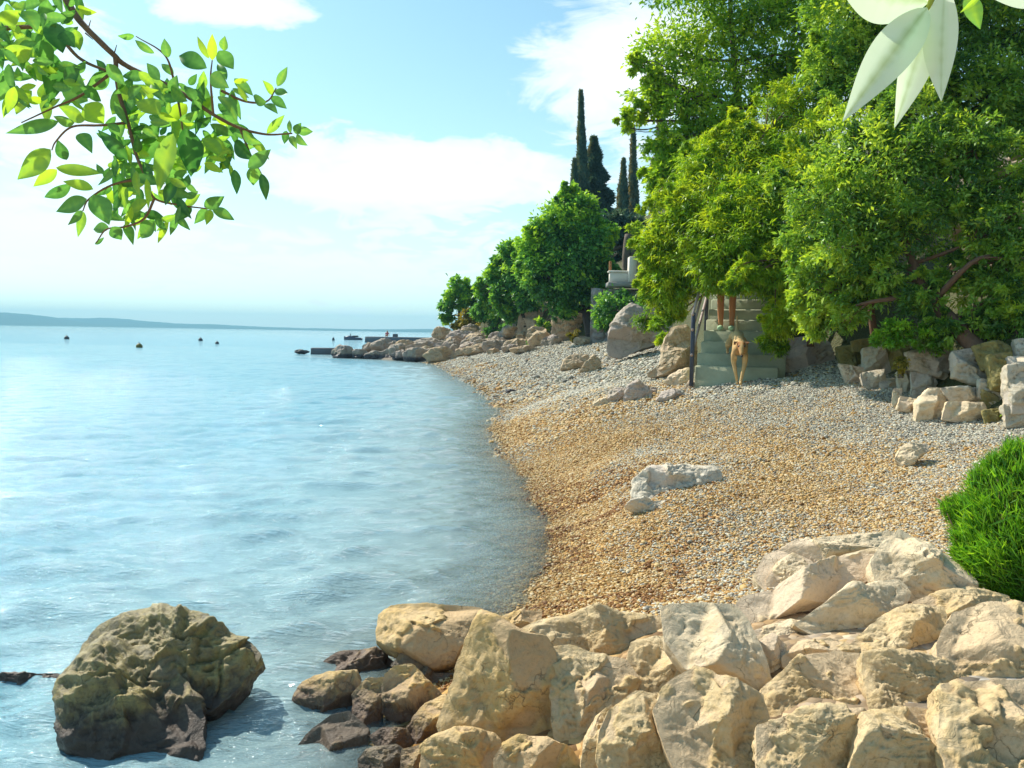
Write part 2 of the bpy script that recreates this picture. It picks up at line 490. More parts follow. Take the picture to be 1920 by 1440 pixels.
    if frac > 0:
        # conchoidal chips with sharp arrises, and a few open cracks
        wq = q * 1.15 * st + 0.35 * np.stack([fbm(q * 1.6 + 5 * k_, 2, seed + k_) for k_ in range(3)], 1)
        a1, a2 = worley(wq, seed + 2); b1, b2 = worley(wq * 2.7 + 4, seed + 6)
        dsp = dsp * (1 - 0.55 * frac) + frac * (0.15 * a1 + 0.055 * b1 - 0.10)
        crk = np.exp(-((np.sqrt(a2) - np.sqrt(a1)) / 0.045) ** 2) * sstep(-0.05, 0.25, vnoise(q * 0.9, seed + 51))
        dsp = dsp - 0.085 * frac * crk
    # weathered crust broken away in patches, leaving smoother bare stone a step lower
    cm = fbm(q * 1.05 + 0.25 * np.stack([fbm(q * 3.1 + 7 * k_, 3, seed + 60 + k_) for k_ in range(3)], 1), 4, seed + 41) + 0.10
    crust = sstep(-0.035, 0.035, cm)
    rim = np.exp(-((cm - 0.03) / 0.06) ** 2)
    if frac > 0:
        dsp = dsp * (0.45 + 0.55 * crust) + 0.040 * crust + 0.012 * rim + 0.016 * crust * fbm(q * 15, 3, seed + 71, True)
    edge = 1 - 0.55 * (Rr ** 6)
    V = V + dr * (dsp * size * rough * edge)[:, None]
    nf = len(Vf); faces4 = []; tri = []
    ii = np.arange(Mn); jj = (ii + 1) % Mn
    tri.append(np.stack([np.zeros(Mn, int), 1 + ii, 1 + jj], 1))
    for k in range(Nn - 1):
        a = 1 + k * Mn
        faces4.append(np.stack([a + ii, a + Mn + ii, a + Mn + jj, a + jj], 1))
    tri.append(np.stack([np.full(Mn, nf), nf + 1 + jj, nf + 1 + ii], 1))
    for k in range(Nn - 2):
        a = nf + 1 + k * Mn
        faces4.append(np.stack([a + ii, a + jj, a + Mn + jj, a + Mn + ii], 1))
    a = nf + 1 + (Nn - 2) * Mn; e = 1 + (Nn - 1) * Mn
    faces4.append(np.stack([a + ii, a + jj, e + jj, e + ii], 1))
    return V, [np.concatenate(tri), np.concatenate(faces4)], {'crust': crust, 'rim': rim}

def rock(label, poly, mat, cat='rock', group=None, name='rock', parent=None, **kw):
    V, fs, at_ = rock_geo(poly, **kw)
    o = build(name, V, fs, mat, parent, attrs=at_)
    if parent is None: tag(o, label, cat, group)
    elif label: o['label'] = label
    return o

def ell(cx, cy, w, h, seed=0, n=14, flat=0.35):
    """a stone-like outline: flat bottom, lumpy top"""
    rng = np.random.default_rng(seed + 100)
    o = []
    for i in range(n):
        a = 2 * PI * i / n
        r = 1 + rng.uniform(-0.16, 0.12)
        x = math.copysign(abs(math.cos(a)) ** 0.8, math.cos(a)) * w / 2 * r; y = -math.sin(a) * h / 2 * r
        if y > 0: y *= 1 - flat * 0.5
        o.append((cx + x, cy + y))
    return o

# ------------------------------------------------------------------ sun, sky
SUN_AZ = math.radians(-50); SUN_EL = math.radians(45)
sd = Vector((math.sin(SUN_AZ) * math.cos(SUN_EL), math.cos(SUN_AZ) * math.cos(SUN_EL), math.sin(SUN_EL)))
sun_d = bpy.data.lights.new('sun', 'SUN'); sun_d.energy = 2.5; sun_d.angle = math.radians(0.55); sun_d.color = (1.0, 0.93, 0.80)
sun = bpy.data.objects.new('sun', sun_d); COL.objects.link(sun)
sun.rotation_euler = sd.to_track_quat('Z', 'Y').to_euler(); sun.location = (-20, 30, 40)

W = bpy.data.worlds.new('World'); SC.world = W; W.use_nodes = True
nt = W.node_tree; nt.nodes.clear()
sky = nt.nodes.new('ShaderNodeTexSky'); sky.sky_type = 'NISHITA'; sky.sun_disc = False
sky.sun_elevation = SUN_EL; sky.sun_rotation = SUN_AZ; sky.altitude = 0; sky.air_density = 1.0; sky.dust_density = 0.6; sky.ozone_density = 1.6
tc = nt.nodes.new('ShaderNodeTexCoord')
sp = nt.nodes.new('ShaderNodeSeparateXYZ'); nt.links.new(tc.outputs['Generated'], sp.inputs[0])
ay = mth(nt, 'MAXIMUM', mth(nt, 'ABSOLUTE', sp.outputs['Y']), 0.12)
tx = mth(nt, 'DIVIDE', sp.outputs['X'], ay); tz = mth(nt, 'DIVIDE', sp.outputs['Z'], ay)
cv = nt.nodes.new('ShaderNodeCombineXYZ')
zz = mth(nt, 'ADD', mth(nt, 'MAXIMUM', sp.outputs['Z'], 0.0), 0.22)
nt.links.new(mth(nt, 'DIVIDE', sp.outputs['X'], zz), cv.inputs[0]); nt.links.new(mth(nt, 'DIVIDE', sp.outputs['Y'], zz), cv.inputs[1])
nb = noise(nt, cv.outputs[0], 1.5, 9, 0.58, 0.5)
nf = noise(nt, cv.outputs[0], 5.5, 9, 0.62, 0.8)
mask = None
for (cx, cy, w, h, s) in [(770, 335, 330, 75, 1.0), (1010, 330, 180, 60, 0.7), (440, 20, 150, 55, 1.0), (1170, 130, 190, 150, 0.85), (150, 430, 520, 110, 0.62), (560, 500, 520, 110, 0.6),
                          (1200, 300, 200, 160, 0.5), (60, 200, 420, 260, 0.45), (1500, 250, 330, 300, 0.5), (900, 480, 300, 120, 0.5)]:
    gx = mth(nt, 'POWER', mth(nt, 'ABSOLUTE', mth(nt, 'DIVIDE', mth(nt, 'SUBTRACT', tx, (cx - 960) / F), w / F)), 2.2)
    gz = mth(nt, 'POWER', mth(nt, 'ABSOLUTE', mth(nt, 'DIVIDE', mth(nt, 'SUBTRACT', tz, (608 + .0175 * cx - cy) / F), h / F)), 2.2)
    g = mth(nt, 'MULTIPLY', mth(nt, 'EXPONENT', mth(nt, 'MULTIPLY', mth(nt, 'ADD', gx, gz), -1.0)), s)
    mask = g if mask is None else mth(nt, 'MAXIMUM', mask, g)
den = mth(nt, 'ADD', mth(nt, 'MULTIPLY', mask, 0.85), mth(nt, 'ADD', mth(nt, 'MULTIPLY', mth(nt, 'SUBTRACT', nb, 0.5), 0.9), mth(nt, 'MULTIPLY', mth(nt, 'SUBTRACT', nf, 0.5), 1.0)))
cl = ramp(nt, den, [(0.25, 0.0), (0.43, 0.72), (0.72, 1.0)])
hz = mth(nt, 'EXPONENT', mth(nt, 'MULTIPLY', mth(nt, 'MAXIMUM', sp.outputs['Z'], 0.0), -6.5))
cl2 = mth(nt, 'MAXIMUM', cl, mth(nt, 'MULTIPLY', hz, 0.65))
SKY_GAIN = 1.0
skc = mixc(nt, 1.0, sky.outputs[0], (0.80, 1.06, 0.92), 'MULTIPLY')
CLOUD = (6.1, 6.6, 6.9)
fin = mixc(nt, cl2, skc, CLOUD)
bg = nt.nodes.new('ShaderNodeBackground'); nt.links.new(fin, bg.inputs[0]); bg.inputs[1].default_value = 0.068
wo = nt.nodes.new('ShaderNodeOutputWorld'); nt.links.new(bg.outputs[0], wo.inputs[0])

SC.view_settings.view_transform = 'Standard'; SC.view_settings.look = 'None'; SC.view_settings.exposure = 1.5; SC.view_settings.gamma = 1.0
SC.cycles.use_denoising = True
SC.cycles.max_bounces = 10; SC.cycles.diffuse_bounces = 7; SC.cycles.transparent_max_bounces = 12; SC.cycles.transmission_bounces = 4
SC.cycles.caustics_reflective = False; SC.cycles.caustics_refractive = False
SC.cycles.sample_clamp_indirect = 4

# ------------------------------------------------------------------ ground sheet
gx = np.concatenate([np.linspace(-400, -30, 12), np.linspace(-29, -9, 30), np.arange(-8.8, -2.2, 0.2), np.arange(-2.2, 7, 0.06), np.arange(7, 16, 0.3), np.linspace(16.5, 60, 40), np.linspace(65, 500, 14)])
gy = np.concatenate([np.linspace(-60, -3, 10), np.arange(-2.5, 1.5, 0.25), np.arange(1.5, 9, 0.055), np.arange(9, 16, 0.09), np.arange(16, 36, 0.22), np.linspace(36.4, 75, 75), np.linspace(77, 220, 40), np.linspace(240, 900, 10)])
GX, GY = np.meshgrid(gx, gy)
GZ = terrain(GX, GY)
V = np.stack([GX.ravel(), GY.ravel(), GZ.ravel()], 1)
nx, ny = len(gx), len(gy)
I = (np.arange(ny - 1)[:, None] * nx + np.arange(nx - 1)[None]).ravel()
shore = (GX - xs_of(GY)).ravel()
bankd = (GX - np.interp(GY, BX_Y, BX_X)).ravel()
m, nt = new_mat('ground_soil')
geo = nt.nodes.new('ShaderNodeNewGeometry'); pv = geo.outputs['Position']
a_s = N(nt, 'ShaderNodeAttribute'); a_s.attribute_name = 'shore'
a_b = N(nt, 'ShaderNodeAttribute'); a_b.attribute_name = 'bank'
vo = nt.nodes.new('ShaderNodeTexVoronoi'); nt.links.new(pv, vo.inputs['Vector']); vo.inputs['Scale'].default_value = 24
n1 = noise(nt, pv, 0.9, 5, 0.6, 0.6); n2 = noise(nt, pv, 7, 6, 0.7)
sepc = nt.nodes.new('ShaderNodeSeparateColor'); nt.links.new(vo.outputs['Color'], sepc.inputs[0])
peb = ramp(nt, sepc.outputs[0], [(0.0, (0.10, 0.085, 0.07)), (0.35, (0.27, 0.22, 0.16)), (0.6, (0.36, 0.34, 0.31)), (0.85, (0.42, 0.30, 0.16)), (1.0, (0.55, 0.53, 0.48))])
gold = ramp(nt, sepc.outputs[0], [(0.0, (0.12, 0.06, 0.02)), (0.5, (0.40, 0.21, 0.05)), (1.0, (0.55, 0.36, 0.14))])
gf = mth(nt, 'SUBTRACT', 1.15, mth(nt, 'ADD', mth(nt, 'MULTIPLY', a_s.outputs['Fac'], 0.42), mth(nt, 'MULTIPLY', mth(nt, 'SUBTRACT', n1, 0.5), 2.2)), clamp=True)
c = mixc(nt, gf, peb, gold)
c = mixc(nt, mth(nt, 'MULTIPLY', mth(nt, 'SUBTRACT', 1.0, mth(nt, 'MULTIPLY', vo.outputs['Distance'], 1.7), clamp=True), 0.0), c, (0.02, 0.02, 0.02))
bed = mixc(nt, ramp(nt, n1, [(0.35, 0.0), (0.6, 1.0)]), (0.20, 0.18, 0.10), mixc(nt, n2, (0.36, 0.30, 0.17), (0.58, 0.52, 0.37)))
uw = mth(nt, 'MULTIPLY', a_s.outputs['Fac'], -2.2, clamp=True)
c = mixc(nt, uw, c, bed)
soil = mixc(nt, n2, (0.03, 0.045, 0.012), (0.10, 0.095, 0.04))
spy = nt.nodes.new('ShaderNodeSeparateXYZ'); nt.links.new(pv, spy.inputs[0])
c = mixc(nt, mth(nt, 'MULTIPLY', mth(nt, 'SUBTRACT', spy.outputs['Y'], 40.0), 0.4, clamp=True), c, mixc(nt, n2, (0.12, 0.105, 0.09), (0.30, 0.26, 0.21)))
c = mixc(nt, mth(nt, 'MULTIPLY', mth(nt, 'ADD', a_b.outputs['Fac'], 0.15), 3.0, clamp=True), c, soil)
hb = mth(nt, 'SUBTRACT', 1.0, vo.outputs['Distance'])
out(nt, principled(nt, c, 0.8, bump(nt, hb, 0.8, 0.03), 0.25))
g = build('ground', V, [np.stack([I, I + 1, I + nx + 1, I + nx], 1)], m, origin=(0, 0, 0), attrs={'shore': shore, 'bank': bankd})
tag(g, kind='structure')

# ------------------------------------------------------------------ pebbles
def ico(sub):
    import bmesh
    b = bmesh.new(); bmesh.ops.create_icosphere(b, subdivisions=sub, radius=1.0)
    v = np.array([x.co[:] for x in b.verts]); f = np.array([[q.index for q in p.verts] for p in b.faces]); b.free()
    return v, f
def scatter(n, y0, y1, r0_, r1_, sub, edge=-0.8, dmax=1e9):
    y = y0 + (y1 - y0) * RNG.random(n)
    xl = xs_of(y) + edge; xr = np.minimum(np.interp(y, BX_Y, BX_X) + 0.05, y * 0.75 + 0.6)
    x = xl + (xr - xl) * RNG.random(n)
    rx, ry = x - S0[0], y - S0[1]
    a = rx * SA[0] + ry * SA[1]; w = rx * SW[0] + ry * SW[1]
    keep = ~((a > -0.02) & (w > -0.05) & (w < STW + 0.1) & (a < 4))
    x, y = x[keep], y[keep]; n = len(x)
    z = terrain(x, y)
    r = r0_ + (r1_ - r0_) * RNG.random(n) ** 2.2
    big = RNG.random(n) < 0.012; r = np.where(big, r * 1.8, r)
    sc = np.stack([r * RNG.uniform(.8, 1.35, n), r * RNG.uniform(.7, 1.1, n), r * RNG.uniform(.45, .8, n)], 1)
    v, f = ico(sub)
    th = RNG.random(n) * 2 * PI; ph = RNG.normal(0, 0.35, n)
    L = v[None] * sc[:, None]
    if sub > 1: L = L * (1 + 0.10 * RNG.normal(size=(n, len(v), 1)))
    X = L[..., 0]; Y = L[..., 1] * np.cos(ph)[:, None] - L[..., 2] * np.sin(ph)[:, None]; Z = L[..., 1] * np.sin(ph)[:, None] + L[..., 2] * np.cos(ph)[:, None]
    ct, st = np.cos(th)[:, None], np.sin(th)[:, None]
    Vv = np.stack([X * ct - Y * st + x[:, None], X * st + Y * ct + y[:, None], Z + (z + sc[:, 2] * RNG.uniform(-0.1, 0.75, n))[:, None]], 2)
    ff = (f[None] + (np.arange(n) * len(v))[:, None, None]).reshape(-1, 3)
    # colour: golden near the waterline and in wandering patches, grey and cream higher up
    s = x - xs_of(y)
    p2 = np.stack([x * 0.75, y * 0.4, 0 * x], 1)
    pat = fbm(p2, 4, 40) * 1.35 + 0.55 * fbm(np.stack([x * 2.2, y * 1.3, 0 * x], 1), 3, 44)
    weed = np.exp(-((fbm(np.stack([x * 1.1 + y * .5, y * 2.6 - x * .8, 0 * x], 1), 4, 91, True) - 0.42) / 0.16) ** 2) * np.clip(1.5 - s, 0, 1) * np.clip(8.5 - y, 0, 1)
    g_ = np.clip(1.22 - 0.27 * s + pat * 0.55 - np.clip((y - 7) * 0.075, 0, 0.85), 0.08, 1)
    k = RNG.random(n)
    gold = np.array([[.16, .075, .02], [.37, .195, .05], [.48, .30, .10], [.54, .39, .18], [.60, .50, .33]])
    grey = np.array([[.15, .14, .12], [.29, .275, .23], [.39, .365, .30], [.49, .45, .34], [.58, .56, .47]])
    kk = k * 3.999; i0 = kk.astype(int); fr = (kk - i0)[:, None]
    cg = gold[i0] * (1 - fr) + gold[i0 + 1] * fr; cr = grey[i0] * (1 - fr) + grey[i0 + 1] * fr
    use = (RNG.random(n) < g_)[:, None]
    cc = np.where(use, cg, cr)
    wd = (RNG.random(n) < weed * .8)[:, None]; cc = np.where(wd, np.array([[.20, .085, .02]]) * (0.6 + 0.8 * RNG.random((n, 1))), cc)
    wet = np.clip(1 - (s - 0.0) / 0.35, 0, 1)[:, None]
    cc = cc * (1 - 0.22 * wet * (s[:, None] > -.1))
    cc = np.repeat(np.concatenate([cc, np.ones((n, 1))], 1), len(v), 0)
    return Vv.reshape(-1, 3), ff, cc
m, nt = new_mat('pebble_stone')
at = N(nt, 'ShaderNodeAttribute'); at.attribute_name = 'pc'
geo = nt.nodes.new('ShaderNodeNewGeometry')
nn = noise(nt, geo.outputs['Position'], 120, 3, 0.6)
c = mixc(nt, 0.5, at.outputs['Color'], mixc(nt, nn, (0.55, 0.55, 0.55), (1.35, 1.3, 1.25)), 'MULTIPLY')
out(nt, principled(nt, at.outputs['Color'], 0.62, None, 0.3))
parts = [scatter(26000, 3.4, 6.6, 0.0075, 0.014, 2), scatter(95000, 3.4, 7.0, 0.005, 0.0095, 1), scatter(90000, 6.4, 10.5, 0.007, 0.0155, 1), scatter(48000, 10.3, 17.5, 0.013, 0.028, 1), scatter(36000, 17.2, 42, 0.024, 0.055, 1)]
vs, fs, cs, n0 = [], [], [], 0
for a, b, c_ in parts:
    vs.append(a); fs.append(b + n0); cs.append(c_); n0 += len(a)
pb = build('pebbles', np.concatenate(vs), [np.concatenate(fs)], m, origin=(0, 0, 0), attrs={'pc': np.concatenate(cs)})
tag(pb, 'golden and grey pebbles covering the sloping beach', None, None, 'stuff')
del vs, fs, cs, parts

# ------------------------------------------------------------------ sea
wy = np.concatenate([np.geomspace(1.3, 70, 760), np.geomspace(73, 12000, 70)])
wa = np.radians(np.concatenate([np.linspace(-74, -40, 120), np.linspace(-39.8, 16, 520), np.linspace(16.5, 60, 24)]))
WY, WA = np.meshgrid(wy, wa, indexing='ij'); WX = WY * np.tan(WA)
ps = np.stack([WX.ravel(), WY.ravel()], 1)
dep = np.maximum(-terrain(WX, WY, False).ravel(), 0)
zw = np.zeros(len(ps))
wr = np.random.default_rng(3)
amp_mod = 0.9 + 0.25 * fbm(np.stack([ps[:, 0] * .35, ps[:, 1] * .22, 0 * zw], 1), 3, 77)
for i in range(46):
    lam = 0.12 * (1.5 / 0.12) ** wr.random()
    th = math.radians(-78) + wr.normal(0, 0.42)     # travelling in from the open sea on the left
    k = 2 * PI / lam
    a = 0.0062 * lam ** 0.85 * wr.uniform(0.6, 1.3)
    ph = k * (ps[:, 0] * math.cos(th) + ps[:, 1] * math.sin(th)) + wr.uniform(0, 6.28) + 1.2 * vnoise(np.stack([ps[:, 0] / lam * .25, ps[:, 1] / lam * .25, 0 * zw + i], 1), i)
    fade = np.clip(lam * 26 / ps[:, 1], 0, 1) ** 1.2
    s_ = np.sin(ph)
    zw += a * fade * (s_ + 0.25 * s_ * s_)
zw *= amp_mod * np.clip(dep / 0.12, 0.25, 1)
Vw = np.stack([ps[:, 0], ps[:, 1], zw], 1)
nr, nc = WX.shape
I = (np.arange(nr - 1)[:, None] * nc + np.arange(nc - 1)[None]).ravel()
m, nt = new_mat('sea_water')
geo = nt.nodes.new('ShaderNodeNewGeometry'); pv = geo.outputs['Position']
ad = N(nt, 'ShaderNodeAttribute'); ad.attribute_name = 'depth'
mp = N(nt, 'ShaderNodeMapping', i_Vector=pv); mp.inputs['Rotation'].default_value = (0, 0, math.radians(14)); mp.inputs['Scale'].default_value = (0.75, 2.6, 1)
cd = nt.nodes.new('ShaderNodeCameraData')
nA = noise(nt, mp.outputs[0], 2.6, 5, 0.6, 0.8); nB = noise(nt, mp.outputs[0], 11, 4, 0.6, 0.6); nC = noise(nt, mp.outputs[0], 0.28, 4, 0.6, 0.5); nD = noise(nt, mp.outputs[0], 30, 3, 0.6, 0.4)
hgt = mth(nt, 'ADD', mth(nt, 'MULTIPLY', nA, 0.024), mth(nt, 'ADD', mth(nt, 'ADD', mth(nt, 'MULTIPLY', nB, 0.034), mth(nt, 'MULTIPLY', nD, 0.017)), mth(nt, 'MULTIPLY', nC, 0.03)))
nrm = bump(nt, hgt, 0.6, 1.0)
nP = noise(nt, mp.outputs[0], 0.14, 5, 0.6, 1.0)
body = mixc(nt, nP, (0.11, 0.30, 0.40), (0.20, 0.40, 0.48))
shal = (0.34, 0.46, 0.47)
body = mixc(nt, mth(nt, 'MULTIPLY', ad.outputs['Fac'], 1.6, clamp=True), shal, body)
dif = N(nt, 'ShaderNodeBsdfDiffuse', i_Color=body, i_Normal=nrm)
tr = N(nt, 'ShaderNodeBsdfTransparent'); tr.inputs[0].default_value = (0.93, 0.985, 0.98, 1)
opac = mth(nt, 'SUBTRACT', 1.0, mth(nt, 'EXPONENT', mth(nt, 'MULTIPLY', ad.outputs['Fac'], -7.0)))
mx = N(nt, 'ShaderNodeMixShader', i_0=opac, i_1=tr.outputs[0], i_2=dif.outputs[0])
gl = N(nt, 'ShaderNodeBsdfGlossy', i_Roughness=0.05, i_Normal=nrm); gl.inputs['Color'].default_value = (0.97, 0.99, 1, 1)
fr = N(nt, 'ShaderNodeFresnel', i_IOR=1.333, i_Normal=nrm)
mx2 = N(nt, 'ShaderNodeMixShader', i_0=fr.outputs[0], i_1=mx.outputs[0], i_2=gl.outputs[0])
out(nt, mx2.outputs[0])
w_ = build('water', Vw, [np.stack([I, I + 1, I + nc + 1, I + nc], 1)], m, origin=(0, 0, 0), attrs={'depth': dep})
tag(w_, kind='structure')
del Vw, ps, zw, WX, WY

# ------------------------------------------------------------------ far hills across the water
def ridge(name, d, prof, depth, seed, mat):
    """prof: (px, py of the crest); a real ridge with front and back slopes"""
    px = np.array([p[0] for p in prof], float); pyy = np.array([p[1] for p in prof], float)
    xs_ = np.linspace(px[0], px[-1], 260); ysx = np.interp(xs_, px, pyy)
    crest = np.array([P(a, b, d) for a, b in zip(xs_, ysx)])
    cz = np.maximum(crest[:, 2], 0.0); crest[:, 2] = 0
    cz = cz * (1 + 0.05 * fbm(np.stack([xs_ * .03, 0 * xs_, 0 * xs_], 1), 4, seed)) + 0.012 * cz.max() * vnoise(np.stack([xs_ * .25, 0 * xs_, 0 * xs_], 1), seed)
    tt = np.linspace(-1, 1, 25); V = []
    for k, t_ in enumerate(tt):
        hgt_ = np.cos(t_ * PI / 2) ** 0.8 if abs(t_) < 1 else 0
        q = crest.copy(); q[:, 1] += t_ * depth
        q[:, 2] = cz * hgt_ * (1 + 0.10 * fbm(np.stack([xs_ * .06, 0 * xs_ + k * .5, 0 * xs_], 1), 3, seed + 1) * (abs(t_) > 0.05)) - (4 if abs(t_) == 1 else 0)
        V.append(q)
    V = np.concatenate(V); n_ = len(xs_)
    I = (np.arange(24)[:, None] * n_ + np.arange(n_ - 1)[None]).ravel()
    o = build(name, V, [np.stack([I, I + 1, I + n_ + 1, I + n_], 1)], mat, origin=(0, 0, 0))
    return tag(o, kind='structure')
m, nt = new_mat('hill_cover')
geo = nt.nodes.new('ShaderNodeNewGeometry')
n1 = noise(nt, geo.outputs['Position'], 0.006, 8, 0.65)
c = mixc(nt, n1, (0.045, 0.075, 0.04), (0.12, 0.13, 0.08))
out(nt, principled(nt, c, 0.95, None, 0.05))
ridge('hills', 2500, [(-700, 560), (-300, 578), (0, 587), (60, 590), (110, 600), (160, 609), (230, 613), (330, 616)], 250, 3, m)
ridge('hills', 2950, [(-500, 585), (0, 596), (80, 595), (150, 597), (215, 596), (270, 602), (330, 607), (400, 608), (470, 612), (560, 615), (700, 617.5), (820, 617), (1000, 619), (1200, 624)], 250, 8, m)

HAZE_DENSITY = 4.2e-4
mb = MB(); x0, x1, y0, y1, z0, z1 = -5000, 5000, -1500, 3250, -12, 62
Vh = [(x, y, z) for z in (z0, z1) for y in (y0, y1) for x in (x0, x1)]
m, nt = new_mat('haze_air')
vol = nt.nodes.new('ShaderNodeVolumePrincipled'); vol.inputs['Color'].default_value = (0.34, 0.76, 1.0, 1); vol.inputs['Density'].default_value = HAZE_DENSITY
vol.inputs['Anisotropy'].default_value = 0.0
out(nt, None, vol.outputs[0])
hzo = build('haze', np.array(Vh, float), [np.array([[0, 2, 3, 1], [4, 5, 7, 6], [0, 1, 5, 4], [2, 6, 7, 3], [0, 4, 6, 2], [1, 3, 7, 5]])], m, origin=(0, 0, 0), smooth=False)
tag(hzo, kind='stuff')

# ------------------------------------------------------------------ rocks of the foreground
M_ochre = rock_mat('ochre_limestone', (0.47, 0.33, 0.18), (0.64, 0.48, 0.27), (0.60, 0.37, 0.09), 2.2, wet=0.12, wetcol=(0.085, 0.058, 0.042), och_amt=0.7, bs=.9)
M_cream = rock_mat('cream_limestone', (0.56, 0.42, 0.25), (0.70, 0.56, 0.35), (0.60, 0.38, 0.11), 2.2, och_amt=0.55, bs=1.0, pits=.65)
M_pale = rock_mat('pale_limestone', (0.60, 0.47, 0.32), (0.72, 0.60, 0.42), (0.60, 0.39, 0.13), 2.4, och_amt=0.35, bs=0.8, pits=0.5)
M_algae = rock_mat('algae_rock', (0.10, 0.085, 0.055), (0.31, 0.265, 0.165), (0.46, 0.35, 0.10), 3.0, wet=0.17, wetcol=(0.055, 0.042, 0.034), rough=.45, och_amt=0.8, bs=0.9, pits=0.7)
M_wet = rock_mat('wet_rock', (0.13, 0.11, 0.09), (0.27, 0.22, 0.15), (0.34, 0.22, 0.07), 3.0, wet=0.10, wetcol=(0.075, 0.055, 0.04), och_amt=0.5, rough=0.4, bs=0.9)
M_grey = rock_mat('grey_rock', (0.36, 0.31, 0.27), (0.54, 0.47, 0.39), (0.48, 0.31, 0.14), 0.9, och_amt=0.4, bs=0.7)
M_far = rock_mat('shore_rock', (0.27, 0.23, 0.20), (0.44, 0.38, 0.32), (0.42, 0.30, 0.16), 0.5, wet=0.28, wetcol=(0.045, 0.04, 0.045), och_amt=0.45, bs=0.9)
M_tan = rock_mat('tan_rock', (0.36, 0.28, 0.19), (0.54, 0.44, 0.31), (0.46, 0.28, 0.12), 0.8, och_amt=0.6, bs=0.8)

